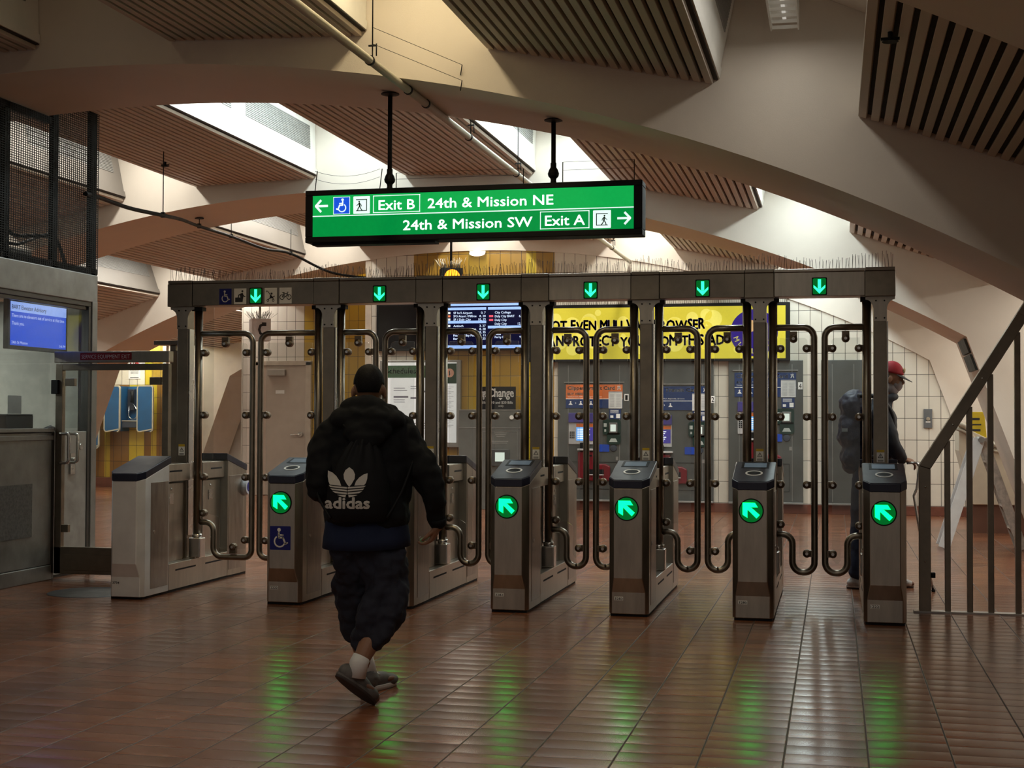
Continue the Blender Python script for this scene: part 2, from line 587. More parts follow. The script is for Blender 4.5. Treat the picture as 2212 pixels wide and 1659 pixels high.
BLACK = M('black_paint', (0.006, 0.006, 0.0065), 0.6, var=0.2, spec=0.25)
DARK = M('dark_void', (0.006, 0.006, 0.007), 0.8)
NAVY = M('navy_plastic', (0.012, 0.014, 0.035), 0.32, var=0.1)
NAVYTOP = M('navy_reader_top', (0.016, 0.019, 0.034), 0.42, var=0.1)
WHITE = M('white_enamel', (0.78, 0.78, 0.75), 0.45, var=0.04)
SIGNBLUE = M('sign_blue', (0.004, 0.008, 0.19), 0.45, var=0.05)
REDL = M('red_label', (0.30, 0.012, 0.014), 0.45, var=0.08)
GLASS = glass('acrylic_sheet', (0.95, 0.96, 0.95), 0.035)
WINGLASS = glass('booth_glass', (0.95, 0.97, 0.97), 0.012, ior=1.28)
SPIKE = M('spike_wire', (0.06, 0.042, 0.03), 0.6, 0.3)
BRASS = M('clamp_brass', (0.17, 0.135, 0.10), 0.4, 1.0, var=0.2, scale=20)

# ================================================================== the vault
XC = -5.9013
def CRV(x):
    d = x - XC
    return 4.3561 - 0.032047 * d * d - 0.00005718 * d ** 4
Y_ARCH = [-2.383, 4.036, 10.4346, 16.8186, 23.266, 29.7]
THK = 1.4273
KX = 7.36                                # half span at the knees
XL, XR = XC - KX, XC + KX
KZ = CRV(XR)
LEG_OUT = 0.405                          # the legs splay this much per metre of drop
FOOT = KZ * LEG_OUT * 0.9

def arch(y0, y1):
    xs = [XL + (XR - XL) * i / 64 for i in range(65)]
    inner = [(XL - FOOT, 0.0)] + [(x, CRV(x)) for x in xs] + [(XR + FOOT, 0.0)]
    outer = [(XR + 3.2, 0.0), (XR + 3.2, 6.4), (XL - 3.2, 6.4), (XL - 3.2, 0.0)]
    mb = MB()
    n = len(inner)
    # strips between the inner outline and the top so the big faces stay clean
    top = [(XL - 3.2, 0.0)] + [(x, 6.4) for x in xs] + [(XR + 3.2, 0.0)]
    for y in (y0, y1):
        v = [(x, y, z) for x, z in inner] + [(x, y, z) for x, z in top]
        f = [(i, i + 1, n + i + 1, n + i) for i in range(1, n - 2)]
        k = len(v)
        v += [(XL - 3.2, y, 6.4), (XR + 3.2, y, 6.4)]
        f += [(0, 1, n + 1, k, n), (n - 2, n - 1, 2 * n - 1, k + 1, 2 * n - 2)]
        mb.add(v, f)
    v = [(x, y, z) for y in (y0, y1) for x, z in inner]
    mb.add(v, [(i, i + 1, n + i + 1, n + i) for i in range(n - 1)], True)
    mb.add([(x, y, z) for y in (y0, y1) for x, z in outer], [(i, i + 1, 5 + i, 4 + i) for i in range(3)])
    return mb

for k, y in enumerate(Y_ARCH[1:5] + [29.7]):
    o = arch(y, y + THK).build('ceiling_arch_%d' % (k + 1), CONC, flip=False)
    o.data.polygons.foreach_set('use_smooth', [False] * len(o.data.polygons))
    bm = bmesh.new(); bm.from_mesh(o.data); bmesh.ops.remove_doubles(bm, verts=bm.verts, dist=1e-5)
    bmesh.ops.recalc_face_normals(bm, faces=bm.faces); bm.to_mesh(o.data); bm.free()
    tag(o, kind='structure')
mb = MB().box(XL - 3.2, XR + 3.2, -3.0, 34.0, 6.4, 6.6)
for ya, yb in ((5.46, 10.43), (11.86, 16.82), (18.25, 23.27), (24.69, 29.7)):
    xs = [XL - 1.0 + (XR - XL + 2.0) * i / 40 for i in range(41)]
    mb.prism([(x, CRV(x) + 1.35) for x in xs] + [(x, CRV(x) + 1.5) for x in reversed(xs)], 'y', ya, yb)
structure('ceiling', mb, CONC)
structure('floor', MB().box(XL - 3.2, XR + 3.2, -1.5, 32.0, -0.2, 0.0), FLOOR)
structure('wall_right', MB().box(XR + 2.2, XR + 3.2, 5.0, 32.0, 0.0, 6.4), CONC)
structure('wall_left', MB().box(XL - 3.2, XL - 2.6, 5.0, 32.0, 0.0, 6.4), CONC)

# main tiled wall under the third arch
Y3 = 23.266
TILE_W = wall_tile_material('white_wall_tile', [(-7.03, -4.575, (0.40, 0.235, 0.035)), (-5.06, -4.89, (0.62, 0.47, 0.03)),
                                                (-6.08, -5.72, (0.44, 0.29, 0.04))], (0.72, 0.67, 0.58))
WY = Y3 + 0.03
xs = [-7.782 + (XR - 0.0 + 7.782) * i / 30 for i in range(31)]
prof = [(-7.782, 0.0)] + [(x, CRV(x) + 0.02) for x in xs] + [(XR + FOOT + 0.02, 0.0)]
structure('wall_back', MB().prism(prof, 'y', WY, WY + 0.12), TILE_W)
structure('baseboard_back', MB().box(-7.782, XR + FOOT, WY - 0.02, WY + 0.01, 0.0, 0.15), M('red_base_tile', (0.16, 0.055, 0.035), 0.4, var=0.2, scale=8), bevel=0.004)
structure('wall_return', MB().box(-7.9, -7.79, WY + 0.0, 26.1, 0.0, 4.3), M('return_paint', (0.6, 0.52, 0.42), 0.6))
# recessed wall with the grey door
TILE_D = wall_tile_material('recess_wall_tile', [(-10.06, -7.7, (0.44, 0.285, 0.03))], (0.66, 0.61, 0.55), x0=-11.34, z0=2.35)
DY = 26.0
structure('wall_recess', MB().prism([(-11.34, 0), (-7.8, 0), (-7.8, 4.9), (-11.34, 4.9)], 'y', DY, DY + 0.12), TILE_D)
structure('trim_1', MB().box(-11.36, -11.33, DY - 0.01, DY + 0.13, 0, 4.6), M('tile_edge', (0.5, 0.46, 0.4), 0.5))
dm = M('taupe_door', (0.40, 0.325, 0.265), 0.5, var=0.05)
d = structure('door_1', MB().box(-10.99, -10.01, DY - 0.03, DY, 0.01, 2.53), dm, bevel=0.004)
MB().box(-11.14, -10.99, DY - 0.05, DY, 0, 2.60).box(-10.01, -9.90, DY - 0.05, DY, 0, 2.60).box(-11.14, -9.90, DY - 0.05, DY, 2.53, 2.62).build('door_frame', M('taupe_frame', (0.44, 0.37, 0.30), 0.45), d, bevel=0.006)
MB().cyl((-10.10, DY - 0.03, 1.19), (-10.10, DY - 0.09, 1.19), 0.045).tube(fillet([(-10.10, DY - 0.09, 1.19), (-10.11, DY - 0.10, 1.19), (-10.29, DY - 0.10, 1.18)], 0.02), 0.014, 8).build('door_handle', STEEL_B, d)
MB().box(-10.78, -10.42, DY - 0.10, DY - 0.03, 2.33, 2.45).build('door_closer', M('closer_grey', (0.36, 0.32, 0.28), 0.4, 0.5), d, bevel=0.006)
MB().box(-10.63, -10.45, DY - 0.036, DY - 0.03, 1.98, 2.05).build('door_plate', WHITE, d)
# wall of the phone nook
TILE_P = wall_tile_material('phone_wall_tile', [(-16.5, -13.9, (0.26, 0.125, 0.02)), (-14.98, -14.62, (0.62, 0.47, 0.03)), (-14.46, -14.33, (0.60, 0.44, 0.03)), (-15.56, -15.43, (0.5, 0.36, 0.03)),
                                               (-13.9, -12.0, (0.72, 0.67, 0.58))], (0.66, 0.55, 0.36), x0=-14.98, z0=0.9)
structure('wall_phones', MB().box(-18.0, -14.12, 28.3, 28.42, 0, 2.22), TILE_P)
TILE_P2 = wall_tile_material('phone_wall_upper_tile', [(-14.62, -14.46, (0.66, 0.5, 0.03)), (-14.46, -14.2, (0.42, 0.27, 0.03))], (0.76, 0.70, 0.56), x0=-14.98, z0=2.22)
structure('wall_phones_upper', MB().box(-18.0, -14.12, 28.3, 28.42, 2.22, 4.4), TILE_P2)
structure('baseboard_phones', MB().box(-18.0, -14.12, 28.26, 28.3, 0, 0.2), MATS['red_base_tile'], bevel=0.004)
structure('wall_end', MB().box(XL - 3.2, XR + 3.2, 31.5, 31.7, 0, 6.4), CONC)

# ------------------------------------------------------------------ ceiling panels and the lamps between them
BAYS = [(5.47, 10.425), (11.872, 16.808), (18.256, 23.256), (24.703, 29.69), (-1.2, 4.02)]
SPANS = {  # chord ends on the right half; the left half mirrors them about XM
    'a': ((-5.20, 4.52), (-3.55, 4.47)), 'b': ((-2.58, 4.32), (-0.84, 3.955)), 'c': ((0.165, 3.68), (1.92, 3.06))}
XM = -5.78
def mirror(sp):
    (xa, za), (xb, zb) = sp
    return ((2 * XM - xb, zb), (2 * XM - xa, za))
COLS = [mirror(SPANS['c']), mirror(SPANS['b']), mirror(SPANS['a']), SPANS['a'], SPANS['b'], SPANS['c']]
GAPX = [-11.27, -8.53, XM, -3.06, -0.34, 2.8, -14.5]
PLACE = {0: [2, 3, 4, 5], 1: [0, 1, 2, 3, 4, 5], 2: [0, 1, 2, 3, 4, 5], 3: [0, 1]}
BAYNAME = ['above the foreground walkway', 'between sign and second arch', 'nearest the tiled back wall', 'above the payphone nook', 'unseen fill added behind the viewpoint']
COLNAME = ['at far left', 'second from left', 'just left of the crown', 'just right of the crown', 'on the right slope', 'lowest on right slope']
def ceiling_panel(bay, c):
    (xa, za), (xb, zb) = COLS[c]
    ya, yb = BAYS[bay]
    ch = Vector((xb - xa, 0, zb - za))
    L = ch.length
    u = ch.normalized()
    w = Vector((-u.z, 0, u.x))           # up, square to the chord
    o = Vector((xa, 0, za))
    def P(s, t, y):
        q = o + u * s + w * t
        return (q.x, y, q.z)
    def slab(mb, s0, s1, t0, t1, y0, y1):
        v = [P(s, t, y) for t in (t0, t1) for y in (y0, y1) for s in (s0, s1)]
        mb.add(v, [(0, 2, 3, 1), (4, 5, 7, 6), (0, 1, 5, 4), (2, 6, 7, 3), (0, 4, 6, 2), (1, 3, 7, 5)])
    T = Thing('ceiling_panel', 'ribbed panel %s, %s' % (COLNAME[c], BAYNAME[bay]), 'ceiling panel', ((xa + xb) / 2, (ya + yb) / 2, (za + zb) / 2), 'ribbed ceiling panels')
    sl = MB()
    n = 20
    pit = L / n
    for i in range(n):
        slab(sl, i * pit + pit * 0.02, i * pit + pit * 0.65, 0.0, 0.036, ya, yb)
    T.part('slats', sl, PANEL, bevel=0.004)
    bk = MB()
    slab(bk, 0.0, L, 0.036, 0.045, ya, yb)
    T.part('backing', bk, SLOT)
    bx = MB()
    slab(bx, -0.012, L + 0.012, 0.047, 0.12, ya, yb)
    slab(bx, 0.0, L, 0.12, 0.70, ya, yb)
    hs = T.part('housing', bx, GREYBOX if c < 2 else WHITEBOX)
    gr = MB()
    for side in (0, 1):
        s0, s1 = (L, L + 0.008) if side else (-0.008, 0.0)
        for k in range(14):
            t = 0.34 + k * 0.021
            for (f0, f1) in ((0.10, 0.48), (0.56, 0.96)):
                slab(gr, s0, s1, t, t + 0.013, ya + (yb - ya) * f0, ya + (yb - ya) * f1)
    T.part('vent_grille', gr, GRILLE)
    return T
for bay, cols in PLACE.items():
    for c in cols:
        ceiling_panel(bay, c)
TUBE_D = E('dim_fluorescent_tube', (1.0, 0.95, 0.85), 0.35, (0.6, 0.6, 0.6))
TUBE = E('fluorescent_tube', (0.95, 1.0, 0.96), 5.0, (0.8, 0.8, 0.8))
for (bay, g), (watt, colr) in LAMPS.items():
    x = GAPX[g]
    ya, yb = BAYS[bay]
    z = CRV(x) + 1.0 if g < 5 else 3.3
    T = Thing('light_fixture', 'fluorescent fixture in the gap %s, %s' % (('at far left', 'left of crown', 'at the crown', 'right of crown', 'on right slope', 'at far right wall', 'at far left wall')[g], BAYNAME[bay]), 'light fixture', (x, (ya + yb) / 2, z), 'fluorescent fixtures above the panels')
    T.part('housing', MB().box(x - 0.10, x + 0.10, ya + 0.25, yb - 0.25, z + 0.03, z + 0.13).box(x - 0.10, x - 0.09, ya + 0.25, yb - 0.25, z - 0.05, z + 0.03).box(x + 0.09, x + 0.10, ya + 0.25, yb - 0.25, z - 0.05, z + 0.03), WHITEBOX)
    lv = MB()
    comb = [(x - 0.09, ya + 0.28), (x - 0.085, ya + 0.28)]
    for k in range(30):
        y = ya + 0.3 + (yb - ya - 0.6) * k / 29
        comb += [(x - 0.085, y - 0.002), (x + 0.09, y - 0.002), (x + 0.09, y + 0.002), (x - 0.085, y + 0.002)]
    comb += [(x - 0.085, yb - 0.28), (x - 0.09, yb - 0.28)]
    lv.prism(comb, 'z', z - 0.05, z - 0.025)
    T.part('grille', lv, WHITEBOX)
    T.part('tube', MB().cyl((x, ya + 0.3, z + 0.005), (x, yb - 0.3, z + 0.005), 0.013, 8), TUBE if watt > 40 else TUBE_D)
    ld = bpy.data.lights.new('fluorescent_light', 'AREA')
    ld.shape, ld.size, ld.size_y = 'RECTANGLE', 0.15, yb - ya - 0.7
    ld.energy, ld.color = watt, colr
    lo = bpy.data.objects.new('fluorescent_light', ld)
    SC.collection.objects.link(lo)
    lo.parent = T.o
    lo.location = (0, 0, -0.055)
# ================================================================== fare gate consoles
GY = 10.77                                # front of every console
CX = [-5.72, -4.335, -3.40, -2.47, -1.535, -0.60, 0.357]
ARROW_G = E('green_arrow_led', (0.0, 1.0, 0.085), 7.0)
ARROW_C = E('cyan_arrow_led', (0.02, 1.0, 0.32), 2.4)
HALO = E('green_lens_glow', (0.0, 0.22, 0.03), 0.5, (0.0, 0.05, 0.01))
SCR = E('reader_screen', (0.45, 0.62, 0.75), 0.10, (0.05, 0.06, 0.07))
RINGW = M('reader_ring_white', (0.88, 0.88, 0.86), 0.4)
YELL = M('label_yellow', (0.62, 0.42, 0.03), 0.5)
TXT_D = M('dark_print', (0.03, 0.03, 0.035), 0.6)
TXT_W = M('white_print', (0.88, 0.88, 0.86), 0.5)
NUMS = ['3734', '2222', None, '3282', '3283', '3280', '1222']
CLAB = ['leftmost gate console with blank dark top and no arrow, beside the service gate',
        'gate console with the blue wheelchair sticker below its green arrow',
        'gate console hidden in front by the walking person',
        'gate console labelled 3282, right of the walking person',
        'gate console labelled 3283, fifth from left',
        'gate console labelled 3280, second from right',
        'rightmost gate console labelled 1222, next to the railing']
def ztop(y, base=0.985):
    return base + 0.25 * min(y, 0.50)
def module(mb, c, rear=False):
    """steel end module: chamfered plan, kicked-out foot, sloping top"""
    D = 0.47
    LO = [(-0.127, 0.0), (0.127, 0.0), (0.1525, 0.040), (0.1525, D), (-0.1525, D), (-0.1525, 0.040)]
    UP = [(-0.108, -0.030), (0.108, -0.030), (0.1525, 0.040), (0.1525, D), (-0.1525, D), (-0.1525, 0.040)]
    rings = []
    for pl, zf in ((LO, lambda y: 0.02), (LO, lambda y: 0.185), (UP, lambda y: 0.295), (UP, lambda y: ztop(y))):
        rr = []
        for x, y in pl:
            wy = GY + (2.15 - y if rear else y)
            rr.append((c + x, wy, zf(y)))
        rings.append(rr)
    mb.loft(rings, True, True, False)
def head(mb, c, rear=False):
    PL = [(-0.110, -0.036), (0.110, -0.036), (0.157, 0.040), (0.157, 0.50), (-0.157, 0.50), (-0.157, 0.040)]
    rings = []
    for dz in (0.0, 0.062):
        rings.append([(c + x, GY + (2.15 - y if rear else y), ztop(y) + dz) for x, y in PL])
    mb.loft(rings, True, True, False)
for i, c in enumerate(CX):
    T = Thing('fare_gate_console', CLAB[i], 'fare gate', (c, GY + 1.07, 0), 'steel fare gate consoles')
    mb = MB()
    module(mb, c)
    body = T.part('front_module', mb, STEEL if i else M('steel_painted_reflection', (0.80, 0.81, 0.82), 0.5, 0.55, var=0.1, scale=3), bevel=0.005)  # first console: lighter colour paints in a bright reflection on its front
    mb = MB()
    module(mb, c, True)
    T.part('rear_module', mb, STEEL, bevel=0.005)
    T.part('plinth', MB().box(c - 0.14, c + 0.14, GY + 0.02, GY + 2.13, 0, 0.022), BLACK)
    mb = MB()
    mb.box(c - 0.1525, c + 0.1525, GY + 0.472, GY + 1.678, 0.022, 0.25)
    low = T.part('low_base', mb, STEEL, bevel=0.006)
    for s in (-1, 1):
        for y0 in (0.60, 1.20):
            T.part('slot', MB().box(c + s * 0.1522 - 0.002, c + s * 0.1522 + 0.002, GY + y0, GY + y0 + 0.40, 0.178, 0.192), DARK, low)
    mb = MB()
    mb.box(c - 0.075, c + 0.075, GY + 0.472, GY + 0.90, 0.25, 0.93).box(c - 0.075, c + 0.075, GY + 1.30, GY + 1.678, 0.25, 0.93)
    mb.box(c - 0.03, c + 0.03, GY + 0.90, GY + 1.30, 0.25, 0.93)
    mb.box(c - 0.12, c + 0.12, GY + 0.472, GY + 0.94, 0.95, 1.10).box(c - 0.12, c + 0.12, GY + 1.2, GY + 1.678, 0.95, 1.10)
    mid = T.part('middle_wall', mb, STEEL, bevel=0.004)
    DOORM = M('door_steel', (0.36, 0.325, 0.29), 0.33, 1.0, var=0.2, scale=4, stretch=(6, 6, 1))
    for s in (-1, 1):
        for y0 in (0.62, 1.45):
            T.part('slot', MB().box(c + s * 0.121 - 0.001, c + s * 0.121 + 0.001, GY + y0 - 0.08, GY + y0 + 0.16, 1.03, 1.045), DARK, mid)
        for y0 in (0.66, 1.46):
            T.part('sensor', MB().lathe((c + s * 0.075, GY + y0, 0.88), (s, 0, 0), [(0.014, 0), (0.013, 0.004), (0.006, 0.007), (0.0, 0.007)], 12), STEEL_B, mid)
            T.part('sensor_plate', MB().box(c + s * 0.079 - 0.003, c + s * 0.079 + 0.003, GY + y0 - 0.04, GY + y0 + 0.04, 0.75, 0.84), STEEL_B, mid)
        for y0, y1 in ((0.135, 0.455), (1.70, 2.02)):
            dd = T.part('access_door', MB().box(c + s * 0.1535 - 0.002, c + s * 0.1535 + 0.002, GY + y0, GY + y1, 0.075, 0.96), DOORM, bevel=0.002)
            if y0 < 1:
                T.part('lock', MB().cyl((c + s * 0.155, GY + 0.19, 0.545), (c + s * 0.160, GY + 0.19, 0.545), 0.014, 12), STEEL_B, dd)
    hd = MB()
    head(hd, c)
    hp = T.part('reader_head', hd, NAVY, bevel=0.006)
    hd = MB()
    head(hd, c, True)
    T.part('rear_head', hd, NAVY, bevel=0.006)
    # sloped top face: frame rising away from the camera
    k = 0.25
    n_ = sqrt(1 + k * k)
    fr = ((c, GY, 0.985 + 0.0625), (1, 0, 0), (0, 1 / n_, k / n_))
    tp = MB()
    tp.decal(fr, [[(-0.105, -0.030), (0.105, -0.030), (0.150, 0.044), (0.150, 0.508), (-0.150, 0.508), (-0.150, 0.044)]], -0.001, 0.002)
    top = T.part('reader_top', tp, NAVYTOP, hp)
    if i > 0:
        T.part('screen_bezel', MB().decal(fr, [rect(-0.105, 0.105, 0.33, 0.485)], 0.001, 0.004), BLACK, hp)
        T.part('screen', MB().decal(fr, [rect(-0.085, 0.085, 0.35, 0.465)], 0.003, 0.005), SCR, hp)
        T.part('target_ring', MB().decal(fr, ring((0, 0.185), 0.052, 0.066, 28), 0.001, 0.006), RINGW, hp)
        T.part('target_disc', MB().decal(fr, [circ((0, 0.185), 0.052, 24)], 0.001, 0.004).decal(fr, stroke([(-0.03, 0.185), (-0.01, 0.195), (0.03, 0.182)], 0.006), 0.003, 0.005), BLACK, hp)
        f2 = FR(c, GY - 0.030, 0.823)
        T.part('arrow_lens', MB().decal(f2, [circ((-0.01, 0), 0.093, 32)], 0, 0.006), BLACK, body)
        T.part('arrow_glow', MB().decal(f2, [circ((-0.01, 0), 0.084, 32)], 0.005, 0.008), HALO, body)
        T.part('arrow', MB().decal(f2, tf(sym_arrow_nw(), 0.098, -0.012, 0), 0.007, 0.010), ARROW_G, body, label='lit green arrow pointing up left')
    if i == 1:
        f2 = FR(c - 0.013, GY - 0.030, 0.539)
        wp = T.part('wheelchair_sticker', MB().decal(f2, [rrect(-0.088, 0.088, -0.095, 0.095, 0.006)], 0, 0.002), SIGNBLUE, body)
        T.part('symbol', MB().decal(f2, tf(sym_wheelchair(), 0.20), 0.001, 0.003), TXT_W, wp)
    if NUMS[i]:
        f2 = FR(c - 0.075, GY, 0.137)
        if i == 0:
            nl = None
        else:
            nl = T.part('number_label', MB().decal(f2, [rect(-0.034, 0.034, -0.014, 0.014)], 0, 0.0015), TXT_W, body)
        dx = -0.03 if i else -0.04
        T.part('digits', text(MB(), NUMS[i], f2, dx, dx + 0.06, -0.010, 0.020, 0.003, bold=0.01), TXT_D, nl if nl else body)
    if i == 0:
        pb = T.part('push_button', MB().lathe((c + 0.1535, GY + 2.05, 0.84), (1, 0, 0), [(0.0, 0), (0.085, 0.0), (0.085, 0.02), (0.07, 0.05), (0.0, 0.052)], 28), M('button_white', (0.62, 0.64, 0.7), 0.35), label='round white push button')
        T.part('button_face', MB().lathe((c + 0.203, GY + 2.05, 0.84), (1, 0, 0), [(0.0, 0), (0.045, 0.0), (0.045, 0.004), (0.0, 0.005)], 20), SIGNBLUE, pb)

# ================================================================== gantry over the gates
HY0, HY1 = 11.72, 11.93
GT = Thing('gate_gantry', 'long steel beam on posts carrying green arrows above the fare gates', 'gantry', (-2.68, 11.82, 0))
cap = MB()
for c in CX:
    cap.box(c - 0.118, c + 0.118, HY0 - 0.006, HY1 + 0.006, 2.497, 2.729)
caps = []
for i, c in enumerate(CX):
    GT.part('beam_joint', MB().box(c - 0.118, c + 0.118, HY0 - 0.006, HY1 + 0.006, 2.497, 2.700).box(c - 0.116, c + 0.116, HY0 - 0.003, HY1 + 0.003, 2.702, 2.731), STEEL_D, bevel=0.004)
    if i < 6:
        a, b = c + 0.120, CX[i + 1] - 0.120
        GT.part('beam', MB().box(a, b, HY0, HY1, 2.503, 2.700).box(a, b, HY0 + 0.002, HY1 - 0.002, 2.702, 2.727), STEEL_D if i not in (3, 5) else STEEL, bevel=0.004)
    # post with a flared bracket at its head
    po = GT.part('post', MB().box(c - 0.052, c + 0.052, 11.785, 11.905, 0.25, 2.497), STEEL_D, bevel=0.005)
    arc = [(-0.115, 2.497)] + [(-0.115 + 0.063 * sin(t * pi / 16) , 2.475 - 0.085 * (1 - cos(t * pi / 16))) for t in range(9)] + [(-0.052, 2.30)]
    poly = [(c + x, z) for x, z in arc] + [(c - x, z) for x, z in reversed(arc)]
    br = GT.part('bracket', MB().prism(poly, 'y', 11.775, 11.785), STEEL, po)
    for sx in (-0.033, 0.033):
        for z in (2.465, 2.325):
            GT.part('bolt', MB().cyl((c + sx, 11.776, z), (c + sx, 11.769, z), 0.007, 8), BLACK, br)
    GT.part('post_edge', MB().box(c + 0.054, c + 0.062, 11.80, 11.89, 0.45, 2.30), STEEL_B, po)
    f2 = FR(c, 11.785, 1.215)
    wl = GT.part('warning_label', MB().decal(f2, [rect(-0.030, 0.030, -0.05, 0.05)], 0, 0.0015), TXT_W, po)
    GT.part('label_band', MB().decal(f2, [rect(-0.030, 0.030, 0.030, 0.05)], 0.001, 0.0025), YELL, wl)
    GT.part('label_print', MB().decal(f2, tf(sym_warning(), 0.045, 0, 0.0) + [rect(-0.022, 0.022, -0.034 - 0.006 * k, -0.031 - 0.006 * k) for k in range(3)], 0.001, 0.0025), TXT_D, wl)
for k, x in enumerate((-4.991, -3.845, -2.919, -1.993, -1.059, -0.12)):
    f2 = FR(x, HY0, 2.583)
    ap = GT.part('arrow_display', MB().decal(f2, [rrect(-0.06, 0.06, -0.072, 0.072, 0.008)], 0, 0.006), BLACK)
    GT.part('display_glow', MB().decal(f2, [rrect(-0.052, 0.052, -0.064, 0.064, 0.01)], 0.005, 0.0075), HALO, ap)
    GT.part('arrow', MB().decal(f2, [[(x_ * 0.115, y_ * 0.135) for x_, y_ in p] for p in sym_arrow_down()], 0.007, 0.010), ARROW_C, ap, label='lit green arrow pointing down')
for x, sym, pm, im in ((-5.281, sym_wheelchair, SIGNBLUE, TXT_W), (-5.14, sym_luggage, TXT_W, TXT_D), (-4.851, sym_stroller, TXT_W, TXT_D), (-4.712, sym_bike, TXT_W, TXT_D)):
    f2 = FR(x, HY0, 2.581)
    pp = GT.part('pictogram_plate', MB().decal(f2, [rect(-0.058, 0.058, -0.07, 0.07)], 0, 0.002), pm)
    GT.part('symbol', MB().decal(f2, [[(a * 0.13, b * 0.135) for a, b in p] for p in sym()], 0.001, 0.003), im, pp)
# bird spikes in two rows along the beam
sp = MB()
rs = random.Random(3)
x = -5.84
while x < 0.47:
    for yy in (11.78, 11.87):
        near = min(abs(x - c) for c in CX)
        h = 0.085 + 0.05 * max(0, 1 - near / 0.35) + rs.uniform(-0.015, 0.015)
        lx, ly = rs.uniform(-0.012, 0.012), rs.choice((-0.03, 0.0, 0.03))
        sp.tube([(x, yy, 2.728), (x + lx, yy + ly, 2.728 + h)], 0.0017, 3)
    x += 0.026
sp.box(-5.84, 0.47, 11.775, 11.785, 2.727, 2.731).box(-5.84, 0.47, 11.865, 11.875, 2.727, 2.731)
GT.part('bird_spikes', sp, SPIKE)['kind'] = 'stuff'

# ================================================================== swinging glass leaves
LY = 11.82
AISLE = ['wide wheelchair aisle', 'aisle the walking person is heading for', 'aisle right of the walking person', 'aisle between consoles 3282 and 3283', 'aisle between consoles 3283 and 3280', 'rightmost aisle']
def leaf(px, s, W, wide, lab):
    """px = pivot axis, s = +1 opens to the right"""
    X = lambda d: px + s * d
    T = Thing('gate_leaf', lab, 'gate leaf', (px, LY, 0), 'swinging glass gate leaves')
    pv = T.part('pivot_pipe', MB().cyl((px, LY, 0.45), (px, LY, 2.497), 0.036, 16), STEEL_D)
    mb = MB().box(px - 0.055, px + 0.055, LY - 0.06, LY + 0.06, 0.252, 0.43)
    T.part('pivot_block', mb, STEEL_B, bevel=0.008)
    T.part('pivot_collar', MB().cyl((px, LY, 0.43), (px, LY, 0.465), 0.044, 16), STEEL_B)
    T.part('top_bearing', MB().box(px - 0.05, px + 0.05, LY - 0.04, LY + 0.04, 2.462, 2.497), BLACK)
    if wide:
        pts = [(0.0, 2.257), (W, 2.257), (W, 0.262), (0.158, 0.262), (0.158, 0.568), (0.0, 0.568)]
        path = fillet([(X(d), LY, z) for d, z in pts], [0, 0.085, 0.07, 0.085, 0.075, 0], 8)
    else:
        pts = [(0.0, 2.257), (W, 2.257), (W, 0.262), (0.155, 0.262), (0.155, 0.568), (0.0, 0.568)]
        path = fillet([(X(d), LY, z) for d, z in pts], [0, 0.085, 0.0865, 0.0865, 0.075, 0], 9)
    T.part('frame_tube', MB().tube(path, 0.0265, 12), STEEL_D)
    # clear sheet following the frame
    e = 0.055
    if wide:
        outl = [(e, 2.17), (W - e, 2.17), (W - e, 0.335), (0.158 + e, 0.335), (0.158 + e, 0.62), (e, 0.66)]
    else:
        outl = [(e, 2.17), (W - e, 2.17), (W - e, 0.37), (W - e - 0.03, 0.335), (0.155 + e + 0.02, 0.335), (0.155 + e, 0.37), (0.155 + e, 0.60), (0.155, 0.64), (e, 0.64)]
    pl = fillet([(X(d), 0, z) for d, z in outl] + [(X(outl[0][0]), 0, outl[0][1])], 0.03, 4)[:-1]
    T.part('glass_sheet', MB().prism([(q.x, q.z) for q in pl], 'y', LY - 0.006, LY + 0.006), GLASS)
    cl = [(0.5 * W, 2.185, 0, 1), (0.03, 2.085, 1, 0), (W - 0.028, 2.085, -1, 0), (0.03, 1.528, 1, 0), (W - 0.028, 1.528, -1, 0), (0.03, 0.975, 1, 0), (W - 0.028, 0.975, -1, 0), (0.03, 0.65, 1, 0), (W - 0.028, 0.417, -1, 0)]
    if wide:
        cl.append((0.35, 0.335, 0, -1))
    for d, z, hx, vz in cl:
        cx_, cz_ = d + hx * 0.033, z - vz * 0.02
        k = MB().lathe((X(cx_), LY - 0.034, cz_), (0, 1, 0), [(0.0, 0), (0.014, 0.0), (0.03, 0.006), (0.033, 0.014), (0.033, 0.054), (0.03, 0.062), (0.0, 0.068)], 14)
        if hx:
            a, b = sorted((X(d - hx * 0.012), X(cx_)))
            k.box(a, b, LY - 0.02, LY + 0.02, cz_ - 0.027, cz_ + 0.027)
        else:
            k.box(X(cx_) - 0.03, X(cx_) + 0.03, LY - 0.02, LY + 0.02, min(cz_, cz_ + vz * 0.06), max(cz_, cz_ + vz * 0.06))
        ko = T.part('clamp', k, BRASS)
        fr = FR(X(cx_), LY - 0.034, cz_)
        T.part('clamp_screw', MB().decal(fr, [circ((0, 0), 0.012, 10)], -0.004, 0.004), STEEL_B, ko)
    return T
for i in range(6):
    a, b = CX[i] + 0.105, CX[i + 1] - 0.105
    if i == 0:
        W = (b - a) / 2 - 0.045
        a, b = a + 0.035, b
        leaf(a, 1, W - 0.02, True, 'left glass gate leaf of the %s' % AISLE[i])
        leaf(b, -1, W, True, 'right glass gate leaf of the %s' % AISLE[i])
    else:
        W = (b - a) / 2 - 0.042
        leaf(a, 1, W, False, 'left glass gate leaf of the %s' % AISLE[i])
        leaf(b, -1, W, False, 'right glass gate leaf of the %s' % AISLE[i])

